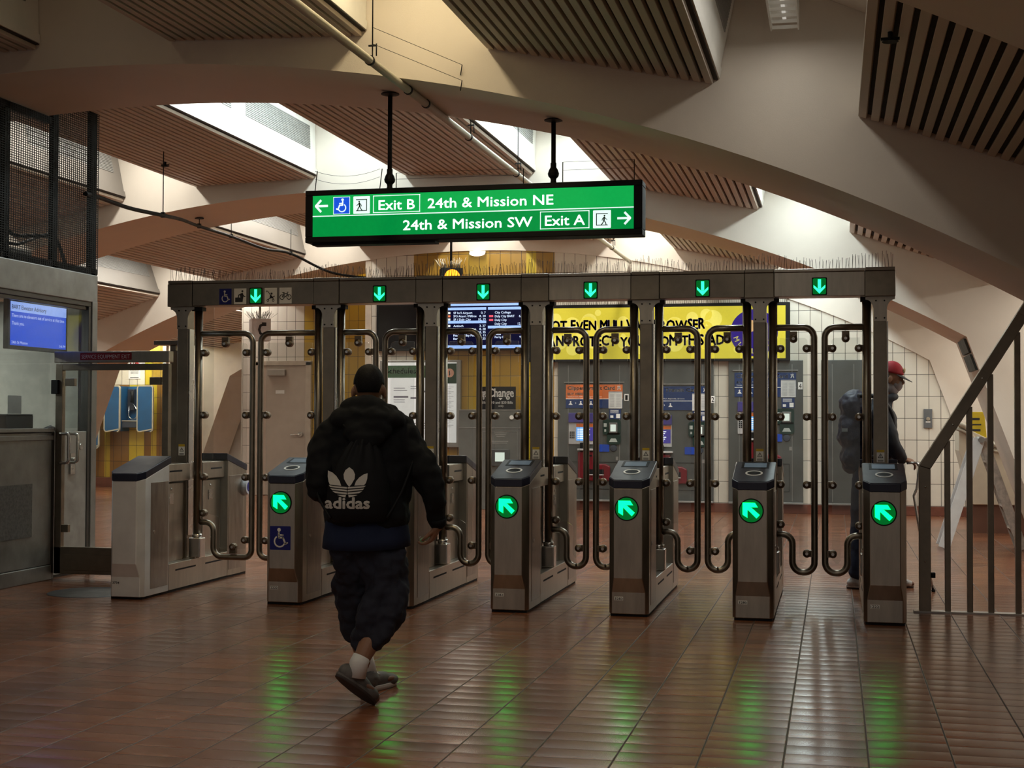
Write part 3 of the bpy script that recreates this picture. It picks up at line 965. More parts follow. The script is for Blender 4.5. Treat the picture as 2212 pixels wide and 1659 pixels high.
# ================================================================== hanging exit sign
SY = 11.0
T = Thing('exit_sign', 'lit green hanging sign naming Exit B and Exit A', 'sign', (-2.87, SY + 0.09, 2.96))
bx = MB().box(-4.252, -1.462, SY - 0.012, SY + 0.19, 2.945, 2.993).box(-4.252, -1.462, SY - 0.012, SY + 0.19, 3.331, 3.376)
bx.box(-4.252, -4.188, SY - 0.012, SY + 0.19, 2.993, 3.331).box(-1.53, -1.462, SY - 0.012, SY + 0.19, 2.993, 3.331).box(-4.19, -1.52, SY + 0.02, SY + 0.18, 2.99, 3.335)
T.part('frame', bx, BLACK, bevel=0.006)
T.part('drip_rail', MB().box(-4.2, -3.15, SY + 0.02, SY + 0.14, 2.925, 2.945), BLACK)
SG = E('sign_green_light', (0.0, 0.25, 0.045), 0.9, (0.0, 0.1, 0.02))
SG2 = E('sign_green_light_upper', (0.005, 0.38, 0.07), 0.9, (0.0, 0.1, 0.02))
SWL = E('sign_white_light', (0.74, 0.93, 0.90), 0.9, (0.5, 0.5, 0.5))
SBL = E('sign_blue_light', (0.01, 0.075, 0.62), 1.0, (0.0, 0.02, 0.1))
F0 = FR(0, SY, 0)
fu = T.part('upper_panel', MB().decal(F0, [rect(-4.189, -1.53, 3.162, 3.332)], 0, 0.004), SG2)
fl = T.part('lower_panel', MB().decal(F0, [rect(-4.189, -1.53, 2.992, 3.161)], 0, 0.004), SG)
T.part('divider', MB().decal(F0, [rect(-4.189, -1.53, 3.158, 3.166)], 0.003, 0.006), SWL)
w = MB()
text(w, 'Exit B', F0, -3.619, -3.314, 3.200, 0.083, 0.007, bold=0.014)
text(w, '24th & Mission NE', F0, -3.204, -2.171, 3.2015, 0.083, 0.007, bold=0.014)
T.part('lettering', w, SWL, fu)
w = MB()
text(w, '24th & Mission SW', F0, -3.410, -2.340, 3.030, 0.083, 0.007, bold=0.014)
text(w, 'Exit A', F0, -2.236, -1.918, 3.034, 0.083, 0.007, bold=0.014)
T.part('lettering', w, SWL, fl)
T.part('exit_box', MB().decal(F0, outline(-3.667, -3.269, 3.176, 3.318, 0.006), 0.003, 0.006), SWL, fu)
T.part('exit_box', MB().decal(F0, outline(-2.277, -1.881, 3.006, 3.147, 0.006), 0.003, 0.006), SWL, fl)
T.part('left_arrow', MB().decal(F0, tf(sym_arrow_thin(), 0.122, -4.108, 3.246, -1), 0.003, 0.006), SWL, fu)
T.part('right_arrow', MB().decal(F0, tf(sym_arrow_thin(), 0.118, -1.610, 3.077), 0.003, 0.006), SWL, fl)
q = T.part('wheelchair_tile', MB().decal(F0, [rrect(-4.009, -3.866, 3.174, 3.316, 0.006)], 0.003, 0.005), SBL, fu)
MB()
T.part('tile_border', MB().decal(F0, outline(-4.009, -3.866, 3.174, 3.316, 0.004), 0.004, 0.007), SWL, fu)
T.part('wheelchair', MB().decal(F0, tf(sym_wheelchair(), 0.145, -3.937, 3.245, -1), 0.005, 0.008), SWL, fu)
T.part('exit_tile', MB().decal(F0, [rrect(-3.837, -3.695, 3.173, 3.317, 0.006)], 0.003, 0.005), SWL, fu)
T.part('exit_figure', MB().decal(F0, tf(sym_exit(), 0.13, -3.766, 3.245), 0.005, 0.008), M('sign_dark_green', (0.01, 0.06, 0.03), 0.5), fu)
T.part('exit_tile', MB().decal(F0, [rrect(-1.852, -1.71, 3.003, 3.144, 0.006)], 0.003, 0.005), SWL, fl)
T.part('exit_figure', MB().decal(F0, tf(sym_exit(), 0.13, -1.781, 3.073, -1), 0.005, 0.008), MATS['sign_dark_green'], fl)
for x in (-3.554, -2.187):
    zt = CRV(x)
    rd = T.part('hanger_rod', MB().cyl((x, SY + 0.08, 3.37), (x, SY + 0.08, zt - 0.01), 0.019, 12), BLACK)
    T.part('flange', MB().lathe((x, SY + 0.08, zt - 0.03), (0, 0, 1), [(0.02, 0), (0.075, 0.012), (0.075, 0.02), (0.0, 0.02)], 20), BLACK, rd)
    T.part('swivel', MB().lathe((x, SY + 0.08, 3.375), (0, 0, 1), [(0.0, 0), (0.028, 0.0), (0.022, 0.03), (0.024, 0.045), (0.042, 0.065), (0.046, 0.085), (0.036, 0.115), (0.024, 0.135), (0.024, 0.17), (0.0, 0.17)], 16), BLACK, rd)
wr = MB()
for (x0, x1, sag, h) in ((-4.18, -3.62, 0.05, 0.17), (-3.48, -2.42, 0.0, 0.13), (-2.10, -1.53, 0.0, 0.17)):
    for xx in (x0, x1):
        wr.cyl((xx, SY + 0.02, 3.37), (xx + (0.02 if sag else 0), SY + 0.02, 3.37 + h), 0.004, 5)
    for hh in (h, h * 0.62):
        wr.tube([(x0 + (x1 - x0) * t / 10, SY + 0.02, 3.37 + hh - sag * 4 * (t / 10) * (1 - t / 10)) for t in range(11)], 0.0014, 4)
T.part('bird_wire', wr, BLACK)
# ================================================================== station agent's booth on the left
BX = -7.1
bt = Thing('agent_booth', 'grey steel station booth with windows and black wire cage above, left edge', 'booth', (BX - 1.5, 11.0, 0))
BY0, BY1 = 7.6, 12.73
BS = STEEL_G
wall_ = MB().box(BX - 0.12, BX, BY0, 11.93, 0.14, 1.36).box(BX - 0.11, BX + 0.01, BY0, 11.93, 0.0, 0.135)
wall_.box(BX - 3.6, BX - 3.48, BY0, BY1, 0.0, 2.65).box(BX - 3.6, BX - 0.1, BY1 - 0.10, BY1, 0.0, 1.3).box(BX - 3.6, BX - 0.1, BY0, BY0 + 0.1, 0.0, 2.65)
bt.part('lower_wall', wall_, BS, bevel=0.006)
bt.part('counter_ledge', MB().box(BX - 0.5, BX + 0.02, BY0, 11.95, 1.365, 1.40).box(BX - 0.02, BX + 0.012, BY0, 11.95, 1.29, 1.335), STEEL_G, bevel=0.005)
lp = bt.part('louver_plate', MB().box(BX, BX + 0.008, 10.6, 11.60, 0.42, 0.90), M('perforated_grey', (0.15, 0.15, 0.145), 0.55, 0.5, var=0.35, scale=40))
bt.part('fascia', MB().box(BX - 0.14, BX + 0.01, BY0, BY1, 2.63, 2.90), STEEL_G, bevel=0.008)
bt.part('roof', MB().box(BX - 3.6, BX - 0.1, BY0, BY1, 2.68, 2.78), STEEL_G)
bt.part('corner_post', MB().box(BX - 0.14, BX + 0.012, 12.63, BY1, 0.0, 2.64), STEEL_G, bevel=0.006)
wf = MB().box(BX - 0.08, BX, BY0, 12.63, 2.585, 2.63).box(BX - 0.06, BX - 0.02, BY0, 12.63, 2.55, 2.585)
wf.box(BX - 0.08, BX, 11.93, 11.985, 0.0, 1.385).box(BX - 0.08, BX, 12.58, 12.63, 0.0, 2.585)
bt.part('window_frame', wf, M('window_frame_dark', (0.10, 0.095, 0.09), 0.4, 0.8), bevel=0.004)
bt.part('window_glass', MB().box(BX - 0.045, BX - 0.037, BY0, 12.58, 1.40, 2.56), WINGLASS)
dp = bt.part('booth_door', MB().box(BX - 0.07, BX - 0.01, 11.99, 12.58, 0.03, 1.37), M('door_grey_steel', (0.40, 0.40, 0.385), 0.45, 0.7, var=0.2, scale=5), bevel=0.006)
bt.part('door_lock', MB().cyl((BX - 0.012, 12.46, 1.22), (BX + 0.006, 12.46, 1.22), 0.03, 14), STEEL_B, dp)
bt.part('latch_plate', MB().box(BX - 0.012, BX + 0.008, 12.26, 12.34, 0.96, 1.16).cyl((BX, 12.30, 1.10), (BX + 0.03, 12.30, 1.10), 0.02, 10), STEEL_B, dp)
# wire cage above the roof line
cg = MB()
for y in (7.7, 9.0, 10.2, 11.15, 11.95, 12.65):
    cg.box(BX - 0.05, BX, y - 0.045, y + 0.045, 2.90, 4.29 if y < 11.87 else 4.9)
cg.box(BX - 0.05, BX, BY0, BY1, 2.90, 2.96).box(BX - 0.05, BX, BY0, 11.86, 4.23, 4.29).box(BX - 0.05, BX, 11.88, BY1, 4.84, 4.9)
bt.part('cage_frame', cg, BLACK)
ms = MB()
y = 10.6
while y < BY1:
    ms.box(BX + 0.001, BX + 0.0045, y, y + 0.009, 2.91, 4.29 if y < 11.87 else 4.9)
    y += 0.036
z = 2.92
while z < 4.88:
    ms.box(BX + 0.001, BX + 0.0045, 10.6 if z < 4.29 else 11.88, BY1, z, z + 0.0065)
    z += 0.021
me_ = bt.part('wire_mesh', ms, BLACK)
cb = MB()
cb.tube(fillet([(BX - 0.3, 10.8, 3.9), (BX - 0.25, 11.3, 3.7), (BX - 0.3, 11.5, 3.3), (BX - 0.4, 11.9, 3.2), (BX - 0.2, 12.3, 3.25), (BX - 0.25, 12.6, 2.95)], 0.2), 0.018, 6)
bt.part('loose_cable', cb, BLACK)
bt.part('loose_cable', MB().tube(fillet([(BX - 0.5, 11.3, 3.1), (BX - 0.35, 11.9, 3.12), (BX - 0.4, 12.5, 3.3)], 0.3), 0.014, 6), BLACK)
bt.part('roof_unit', MB().box(BX - 0.9, BX - 0.45, 11.9, 12.3, 2.78, 3.1), M('unit_grey', (0.2, 0.2, 0.2), 0.5), bevel=0.01)
inn = MB().box(BX - 3.47, BX - 3.44, BY0 + 0.1, BY1 - 0.1, 0.0, 2.65).box(BX - 3.4, BX - 0.12, BY1 - 0.13, BY1 - 0.11, 1.3, 2.65)
bt.part('inner_lining', inn, M('booth_lining', (0.55, 0.54, 0.47), 0.5))
bl = bpy.data.lights.new('booth_light', 'AREA')
bl.shape, bl.size, bl.size_y, bl.energy, bl.color = 'RECTANGLE', 0.3, 1.2, 40, (0.95, 1.0, 0.92)
blo = bpy.data.objects.new('booth_light', bl)
SC.collection.objects.link(blo)
blo.parent = bt.o
blo.location = (-0.2, 0.0, 2.64)
bt.part('ceiling_lamp', MB().box(BX - 1.87, BX - 1.53, 10.38, 11.62, 2.655, 2.69), WHITEBOX)

# advisory screen hung behind the window
FX_ = ((BX - 0.10, 0, 0), (0, 1, 0), (0, 0, 1))      # frame facing +X: u = Y, v = Z
tv = Thing('advisory_screen', 'blue lit elevator advisory screen hanging inside the booth window', 'screen', (BX - 0.13, 11.85, 2.13))
tvb = tv.part('casing', MB().box(BX - 0.15, BX - 0.10, 11.35, 12.36, 2.115, 2.57), BLACK, bevel=0.006)
tv.part('display', MB().decal(FX_, [rect(11.385, 12.325, 2.15, 2.545)], 0, 0.003), E('screen_blue', (0.010, 0.065, 0.55), 0.95, (0.0, 0.005, 0.02)), tvb)
tv.part('title_bar', MB().decal(FX_, [rect(11.385, 12.325, 2.455, 2.545)], 0.002, 0.005), E('screen_pale_blue', (0.27, 0.40, 0.85), 0.9, (0.05, 0.05, 0.1)), tvb)
w = MB()
text(w, 'BART Elevator Advisory', FX_, 11.40, 11.97, 2.478, 0.040, 0.006, bold=0.01)
tv.part('title_lettering', w, M('screen_ink', (0.02, 0.03, 0.10), 0.5), tvb)
w = MB()
text(w, 'There are no elevators out of service at this time.', FX_, 11.40, 12.29, 2.405, 0.032, 0.006, bold=0.004)
text(w, 'Thank you.', FX_, 11.40, 11.60, 2.335, 0.032, 0.006, bold=0.004)
text(w, '24th St Mission', FX_, 11.40, 11.66, 2.165, 0.026, 0.006, bold=0.004)
text(w, '3:46 PM', FX_, 12.20, 12.31, 2.165, 0.026, 0.006, bold=0.004)
tv.part('message_lettering', w, E('screen_text', (0.55, 0.62, 0.85), 0.7, (0.2, 0.2, 0.25)), tvb)
# counter clutter
mo = Thing('computer_monitor', 'dark flat monitor seen from its side on the booth counter', 'monitor', (BX - 0.7, 11.75, 1.40))
mo.part('screen_back', MB().prism([(11.66, 1.60), (11.72, 2.05), (11.80, 2.05), (11.86, 1.60)], 'x', BX - 0.75, BX - 0.70), BLACK, bevel=0.01)
mo.part('stand', MB().box(BX - 0.82, BX - 0.62, 11.66, 11.86, 1.40, 1.425).box(BX - 0.74, BX - 0.71, 11.73, 11.79, 1.42, 1.62), BLACK, bevel=0.006)
bt.part('desk', MB().box(BX - 1.1, BX - 0.12, BY0 + 0.1, 11.93, 1.34, 1.398), M('desk_dark', (0.12, 0.12, 0.13), 0.5))
single('document_tray', MB().box(BX - 0.45, BX - 0.15, 11.42, 11.86, 1.402, 1.52).box(BX - 0.42, BX - 0.14, 11.44, 11.84, 1.52, 1.53), M('tray_black', (0.03, 0.03, 0.035), 0.5), 'black document tray on the booth counter', 'tray', loc=(BX - 0.3, 11.6, 1.402), bevel=0.006)
single('paper_sheet', MB().prism([(11.50, 1.533), (11.72, 1.533), (11.72, 1.70), (11.50, 1.70)], 'x', BX - 0.19, BX - 0.187), M('paper_white', (0.6, 0.6, 0.58), 0.6), 'white printed sheet propped on the black tray in the booth', 'paper', loc=(BX - 0.188, 11.6, 1.533))
single('clipboard', MB().prism([(11.06, 1.405), (11.42, 1.405), (11.44, 1.70), (11.12, 1.72)], 'x', BX - 0.25, BX - 0.235), M('board_black', (0.03, 0.03, 0.03), 0.5), 'black clipboard standing on the booth counter', 'clipboard', loc=(BX - 0.24, 11.2, 1.405))
hs = single('desk_telephone', MB().box(BX - 0.35, BX - 0.12, 12.12, 12.36, 1.30, 1.36).tube([(BX - 0.2, 12.14, 1.38), (BX - 0.2, 12.24, 1.41), (BX - 0.2, 12.34, 1.38)], [0.025, 0.018, 0.025], 10), MATS['tray_black'], 'black desk telephone behind the booth door window', 'telephone', loc=(BX - 0.2, 12.2, 1.30), bevel=0.005)
single('side_shelf', MB().box(BX - 0.6, BX - 0.08, 12.0, 12.56, 1.25, 1.30), MATS['desk_dark'], 'dark shelf behind the booth door window', 'shelf', loc=(BX - 0.3, 12.3, 1.25))

# ================================================================== service gate between booth and first console
SG_ = Thing('service_gate', 'glazed steel gate with red Service Equipment Exit label', 'gate', (-6.52, 12.0, 0.04))
gf = MB().box(-7.09, -7.02, 11.97, 12.03, 0.05, 2.0).box(-6.01, -5.945, 11.97, 12.03, 0.05, 2.0).box(-7.09, -5.945, 11.97, 12.03, 0.05, 0.30).box(-7.02, -6.01, 11.97, 12.03, 1.94, 2.0)
gfo = SG_.part('frame', gf, STEEL_D, bevel=0.004)
SG_.part('bottom_plate', MB().box(-6.99, -6.03, 11.962, 11.97, 0.085, 0.235), STEEL_D, gfo, bevel=0.003)
hd_ = SG_.part('header', MB().box(-7.10, -5.935, 11.955, 12.045, 2.01, 2.115), STEEL, bevel=0.006)
f2 = FR(0, 11.955, 0)
rl = SG_.part('red_label', MB().decal(f2, [rect(-6.83, -6.31, 2.035, 2.10)], 0, 0.003), REDL, hd_)
SG_.part('label_lettering', text(MB(), 'SERVICE EQUIPMENT EXIT', f2, -6.815, -6.325, 2.048, 0.038, 0.004, bold=0.0), TXT_W, rl)
SG_.part('glass_pane', MB().box(-7.02, -6.01, 11.995, 12.003, 0.30, 1.94), GLASS)
for x0, x1, z in ((-7.0, -6.90, 1.83), (-6.14, -6.03, 1.84), (-7.02, -6.95, 0.47)):
    SG_.part('glass_clip', MB().box(x0, x1, 11.975, 12.02, z - 0.035, z + 0.035), STEEL_D, gfo, bevel=0.004)
for dy in (-0.07, 0.09):
    SG_.part('pull_handle', MB().tube(fillet([(-7.05, 12.0, 1.35), (-7.02, 12.0 + dy, 1.35), (-6.925, 12.0 + dy, 1.35), (-6.925, 12.0 + dy, 1.08), (-7.02, 12.0 + dy, 1.08), (-7.05, 12.0, 1.08)], 0.03), 0.014, 10), STEEL_B)
SG_.part('hinge_block', MB().box(-7.12, -7.05, 11.94, 12.06, 1.72, 1.85), BLACK, bevel=0.004)
fp = Thing('barrier_panel', 'steel post with clear side panel left of the first console post', 'barrier', (-5.86, 12.25, 0))
fp.part('post', MB().box(-6.05, -5.93, 12.2, 12.3, 0.0, 2.13), STEEL_D, bevel=0.004)
fp.part('cap_plate', MB().box(-6.19, -5.82, 12.15, 12.35, 2.18, 2.22).box(-6.06, -6.0, 12.22, 12.28, 2.12, 2.18), STEEL_D, bevel=0.004)
fp.part('clear_panel', MB().box(-5.92, -5.63, 12.245, 12.253, 1.1, 2.55), GLASS)
single('floor_plate', MB().lathe((-6.22, 11.12, 0), (0, 0, 1), [(0.0, 0.001), (0.37, 0.001), (0.36, 0.006), (0.0, 0.006)], 40), M('dark_mat', (0.03, 0.028, 0.028), 0.5), 'dark round plate on the floor before the service gate', 'floor plate', loc=(-6.22, 11.12, 0))

# ================================================================== pipe, hose and small ceiling fittings
pp = Thing('sprinkler_pipe', 'white pipe running under the vault past the exit sign', 'pipe', (-3.28, 14, 4.1))
PX, PZ = -3.284, 4.098
pp.part('pipe', MB().cyl((PX, 4.2, PZ), (PX, 23.2, PZ), 0.031, 14), M('pipe_white', (0.55, 0.52, 0.44), 0.45, var=0.08))
for y in (9.75, 10.7, 11.2, 12.6, 14.6, 21.2):
    jb = MB().lathe((PX, y, PZ), (0, 1, 0), [(0.038, -0.012), (0.038, 0.012)], 14)
    if y in (9.75, 12.6, 14.6, 21.2):
        zt = CRV(PX) + 0.9
        jb.cyl((PX + 0.02, y, PZ + 0.02), (PX + 0.02, y, zt), 0.005, 6).box(PX - 0.01, PX + 0.05, y - 0.006, y + 0.006, PZ + 0.10, PZ + 0.112).cyl((PX + 0.05, y, PZ + 0.03), (PX + 0.05, y, PZ + 0.12), 0.005, 6)
    pp.part('pipe_hanger', jb, BLACK)
bw = MB()
for dz in (0.12, 0.0):
    bw.tube([(PX + 0.02, 9.75, PZ + 0.12 + dz), (PX + 0.52, 10.40, PZ - 0.02 + dz)], 0.002, 4)
    bw.cyl((PX + 0.52, 10.40, PZ - 0.02 + dz), (PX + 0.50, 10.43, PZ - 0.09 + dz), 0.004, 5)
pp.part('bird_wire', bw, BLACK)
hz = Thing('black_hose', 'black cable sagging under the left of the vault from the booth', 'cable', (-8.0, 18, 3.7))
HP = [(-7.05, 12.4, 3.66), (-7.19, 12.9, 3.71), (-7.28, 13.7, 3.72), (-7.34, 14.6, 3.77), (-7.8, 16.0, 3.93), (-8.27, 17.5, 4.06), (-8.48, 19.0, 4.12), (-8.56, 20.4, 4.11), (-8.56, 21.5, 4.16), (-8.3, 22.6, 3.97), (-7.86, 23.2, 3.92)]
def smooth_path(pts, k=6):
    P = [Vector(p) for p in pts]
    out = []
    for i in range(len(P) - 1):
        p0, p1, p2, p3 = P[max(i - 1, 0)], P[i], P[i + 1], P[min(i + 2, len(P) - 1)]
        for j in range(k):
            t = j / k
            out.append(0.5 * ((2 * p1) + (p2 - p0) * t + (2 * p0 - 5 * p1 + 4 * p2 - p3) * t * t + (3 * p1 - p0 - 3 * p2 + p3) * t ** 3))
    out.append(P[-1])
    return out
hz.part('hose', MB().tube(smooth_path(HP), 0.022, 8), BLACK)
for i in (3, 5, 6, 8):
    x, y, z = HP[i]
    zt = {3: 4.62, 5: CRV(x), 6: 4.35, 8: 4.55}[i]
    hb = MB().cyl((x, y, z), (x, y, zt), 0.006, 6).box(x - 0.02, x + 0.02, y - 0.02, y + 0.02, z - 0.025, z + 0.035)
    if i == 5:
        hb.lathe((x, y, zt - 0.015), (0, 0, 1), [(0.06, 0), (0.06, 0.015), (0.0, 0.015)], 16)
    hz.part('hanger', hb, BLACK)
def sprinkler(x, y, z, lab):
    T = Thing('ceiling_sprinkler', lab, 'sprinkler', (x, y, z), 'sprinkler heads')
    T.part('body', MB().cyl((x, y, z), (x, y, z - 0.05), 0.014, 8), BLACK)
    T.part('deflector', MB().lathe((x, y, z - 0.055), (0, 0, 1), [(0.0, 0), (0.045, 0.0), (0.045, 0.004), (0.0, 0.004)], 10).box(x - 0.05, x + 0.05, y - 0.006, y + 0.006, z - 0.045, z - 0.03), BLACK)
sprinkler(-3.86, 8.45, 4.475, 'sprinkler head beside the white pipe on the nearest panel')
sprinkler(0.30, 8.0, 3.63, 'sprinkler head on the ribbed panel at upper right')
sprinkler(-7.62, 15.2, 4.49, 'sprinkler head on the large left ribbed panel')
sprinkler(-10.1, 15.5, 4.10, 'sprinkler head on the left panel beside the booth cage')
em = Thing('emergency_light', 'small white oval light on the crown of the third arch', 'light', (-5.89, Y3 - 0.03, 4.31))
em.part('base', MB().box(-6.03, -5.75, Y3 - 0.05, Y3, 4.30, 4.345), WHITE, bevel=0.01)
em.part('lens', MB().ell((-5.89, Y3 - 0.06, 4.30), (0.14, 0.06, 0.05), None, 16, 8), E('oval_lens', (1.0, 0.97, 0.9), 1.1, (0.6, 0.6, 0.6)))
# lit box with orange lamps, behind the gantry
bl_ = Thing('beacon_box', 'black hanging box with round orange lamps above the gate beam', 'sign', (-6.02, 22.0, 3.5))
R_ = Matrix.Rotation(radians(22), 3, 'Z')
def rb(x, y, z):
    q = R_ @ Vector((x, y, 0))
    return (-6.03 + q.x, 22.05 + q.y, z)
v = [rb(x, y, z) for z in (3.50, 3.92) for y in (-0.17, 0.17) for x in (-0.17, 0.17)]
bbo = bl_.part('casing', MB().add(v, [(0, 2, 3, 1), (4, 5, 7, 6), (0, 1, 5, 4), (2, 6, 7, 3), (0, 4, 6, 2), (1, 3, 7, 5)]), BLACK)
OR_ = E('orange_lamp', (1.0, 0.33, 0.02), 2.2, (0.3, 0.1, 0.0))
for o_, uu in ((rb(-0.0, -0.172, 3.77), R_ @ Vector((1, 0, 0))), (rb(0.172, 0.0, 3.77), R_ @ Vector((0, 1, 0)))):
    bl_.part('lamp', MB().decal((o_, uu, (0, 0, 1)), [circ((0, 0), 0.125, 24)], 0, 0.008), OR_, bbo)
sk = MB()
for k in range(46):
    px_, py_ = rs.uniform(-0.16, 0.16), rs.uniform(-0.16, 0.16)
    a, b = rb(px_, py_, 3.92), rb(px_ * 1.5 + rs.uniform(-.05, .05), py_ * 1.5, 3.92 + rs.uniform(0.12, 0.18))
    sk.tube([a, b], 0.0035, 3)
bl_.part('bird_spikes', sk, M('spike_pale', (0.45, 0.4, 0.3), 0.4, 0.5))['kind'] = 'stuff'
bl_.part('hanger_rod', MB().cyl((-6.03, 22.05, 3.92), (-6.03, 22.05, 5.4), 0.02, 8), BLACK)
# ================================================================== along the back wall
F3 = lambda d=0.0: FR(0, WY - d, 0)
GREYM = M('machine_grey', (0.105, 0.11, 0.105), 0.42, 0.35, var=0.16, scale=3)
GREYL = M('machine_trim', (0.34, 0.34, 0.33), 0.4, 0.6)
ORANGE = M('orange_panel', (0.62, 0.155, 0.04), 0.45, var=0.05)
NAVYP = M('navy_panel', (0.012, 0.035, 0.13), 0.45, var=0.08)
RUBY = M('ruby_plastic', (0.16, 0.006, 0.014), 0.35, var=0.1)
PURP = M('violet_panel', (0.06, 0.05, 0.22), 0.4)
SKYB = E('machine_screen', (0.16, 0.42, 0.95), 1.0, (0.0, 0.05, 0.1))
WSCR = E('machine_screen_white', (0.75, 0.85, 0.95), 0.9, (0.3, 0.3, 0.3))
VSCR = E('machine_screen_violet', (0.09, 0.07, 0.32), 0.6, (0.0, 0.0, 0.05))
PGREEN = M('dark_green_reader', (0.012, 0.035, 0.028), 0.35)
KEYB = M('blue_key_sign', (0.012, 0.06, 0.42), 0.45)

def ticket_machine(lab, x0, x1, hx0, hx1, hz, orange, num, sub, blank=False):
    T = Thing('ticket_machine', lab, 'ticket machine', ((x0 + x1) / 2, WY - 0.05, 0.13), 'ticket machines in the tiled wall')
    cab = MB().box(x0, x1, WY - 0.055, WY - 0.002, 0.152, 2.465)
    c = T.part('cabinet', cab, GREYM, bevel=0.006)
    T.part('side_trim', MB().box(x0 + 0.17, x0 + 0.178, WY - 0.06, WY - 0.055, 0.2, 2.4), GREYL, c)
    T.part('side_trim', MB().box(x1 - 0.178, x1 - 0.17, WY - 0.06, WY - 0.055, 0.2, 2.4), GREYL, c)
    T.part('kick_strip', MB().box(x0, x1, WY - 0.10, WY - 0.025, 0.151, 0.18), GREYL, c, bevel=0.003)
    if blank:
        T.part('handle', MB().box(x0 + 0.04, x0 + 0.055, WY - 0.09, WY - 0.06, 1.0, 1.2), BLACK, c)
        return T
    f = FR(0, WY - 0.058, 0)
    W = hx1 - hx0
    h0, h1, h2 = hz, hz - 0.238, hz - 0.39
    T.part('ledge', MB().box(hx0 - 0.03, hx1 + 0.03, WY - 0.075, WY - 0.055, hz + 0.03, hz + 0.045), GREYL, c)
    hp = T.part('header_panel', MB().decal(f, [rect(hx0, hx1, h1, h0)], 0, 0.006), ORANGE if orange else NAVYP, c)
    lp_ = T.part('lower_panel', MB().decal(f, [rect(hx0, hx1, h2, h1 - 0.004)], 0, 0.006), NAVYP, c)
    w = MB()
    text(w, 'Clipper Transit Card', f, hx0 + 0.03, hx0 + W * 0.86, hz - 0.085, 0.062, 0.008, bold=0.024)
    text(w, sub, f, hx0 + 0.03, hx0 + 0.03 + W * (0.27 if orange else 0.30), hz - 0.172, 0.038, 0.008, bold=0.03)
    text(w, 'Tickets, E-Cash, BART, Muni, Regionally, 20 more', f, hx0 + 0.03, hx0 + W * 0.64, hz - 0.21, 0.02, 0.008)
    w.decal(f, tf(stroke([(-.3, -.4), (-.1, .0), (.2, .1), (.3, -.4)], 0.2) + stroke([(-.2, 0), (-.3, .4)], .13) + stroke([(0, .05), (0, .5)], .13) + stroke([(.15, .1), (.28, .45)], .13), 0.07, hx1 - 0.06, hz - 0.055), 0.006, 0.008)
    T.part('panel_lettering', w, TXT_W, hp)
    w = MB().decal(f, [rect(hx0, hx1, h1 - 0.004, h1 + 0.004)], 0.006, 0.008)
    for k in range(3):
        x = hx0 + 0.08 + k * W * 0.18
        w.decal(f, tf([circ((0, 0.3), 0.2, 10), [(-0.5, -0.4), (0.5, -0.4), (0, 0.2)]], 0.07, x, h1 - 0.07), 0.006, 0.008)
        if k < 2:
            w.decal(f, tf(stroke([(-.2, .4), (.2, 0), (-.2, -.4)], 0.2), 0.03, x + W * 0.09, h1 - 0.07), 0.006, 0.008)
    T.part('step_symbols', w, TXT_W, lp_)
    p0, p1 = hx1 - W * 0.245, hx1 - 0.005
    sp_ = T.part('fare_sheet', MB().decal(f, [rect(p0, p1, h2 - 0.005, h0 - 0.125)], 0.006, 0.009), M('paper_sheet', (0.66, 0.67, 0.66), 0.6), c)
    w = MB().decal(f, [rect(p0, p1, h0 - 0.13, h0 - 0.115)], 0.009, 0.011)
    for k in range(12):
        for a, b in ((0.1, 0.42), (0.56, 0.9)):
            w.decal(f, [rect(p0 + (p1 - p0) * a, p0 + (p1 - p0) * b, h0 - 0.17 - k * 0.018, h0 - 0.165 - k * 0.018)], 0.009, 0.0105)
    T.part('sheet_print', w, M('pale_print', (0.32, 0.33, 0.36), 0.6), sp_)
    bp_ = T.part('blue_notice', MB().decal(f, [rect(p0 + 0.01, p1 - 0.02, h2 - 0.18, h2 - 0.015)], 0, 0.006), NAVYP, c)
    T.part('notice_print', MB().decal(f, [rect(p0 + 0.03, p1 - 0.06, h2 - 0.04 - 0.02 * k, h2 - 0.032 - 0.02 * k) for k in range(3)] + [rect(p1 - 0.10, p1 - 0.035, h2 - 0.165, h2 - 0.095), rect(p0 + 0.03, p0 + 0.08, h2 - 0.16, h2 - 0.12)], 0.006, 0.008), TXT_W, bp_)
    if num:
        npl = T.part('number_plate', MB().decal(f, [rect(hx1 + 0.03, hx1 + 0.10, h0 - 0.27, h0 - 0.155)], 0, 0.004), TXT_W, c)
        T.part('number', text(MB(), num, f, hx1 + 0.045, hx1 + 0.085, h0 - 0.255, 0.085, 0.006, bold=0.01), TXT_D, npl)
    # screen bay
    s0, s1 = hx0 + 0.05, hx0 + 0.50
    T.part('violet_hood', MB().box(s0, s1, WY - 0.10, WY - 0.055, h2 - 0.24, h2 - 0.08), PURP, c, bevel=0.006)
    sb = T.part('screen_bay', MB().box(s0, s1, WY - 0.075, WY - 0.055, h2 - 0.60, h2 - 0.24), M('bay_grey', (0.45, 0.45, 0.46), 0.4), c, bevel=0.004)
    f4 = FR(0, WY - 0.075, 0)
    T.part('orange_strip', MB().decal(f4, [rect(s0 + 0.13, s1 - 0.01, h2 - 0.31, h2 - 0.26)], 0, 0.004), ORANGE, sb)
    T.part('screen', MB().decal(f4, [rect(s0 + 0.13, s0 + 0.28, h2 - 0.54, h2 - 0.32)], 0, 0.005), SKYB, sb)
    T.part('screen', MB().decal(f4, [rect(s0 + 0.28, s1 - 0.02, h2 - 0.54, h2 - 0.32)], 0, 0.005), VSCR, sb)
    T.part('screen_text', MB().decal(f4, [rect(s0 + 0.15, s0 + 0.36 - 0.02 * (k % 3), h2 - 0.36 - 0.03 * k, h2 - 0.345 - 0.03 * k) for k in range(6)], 0.004, 0.007), WSCR, sb)
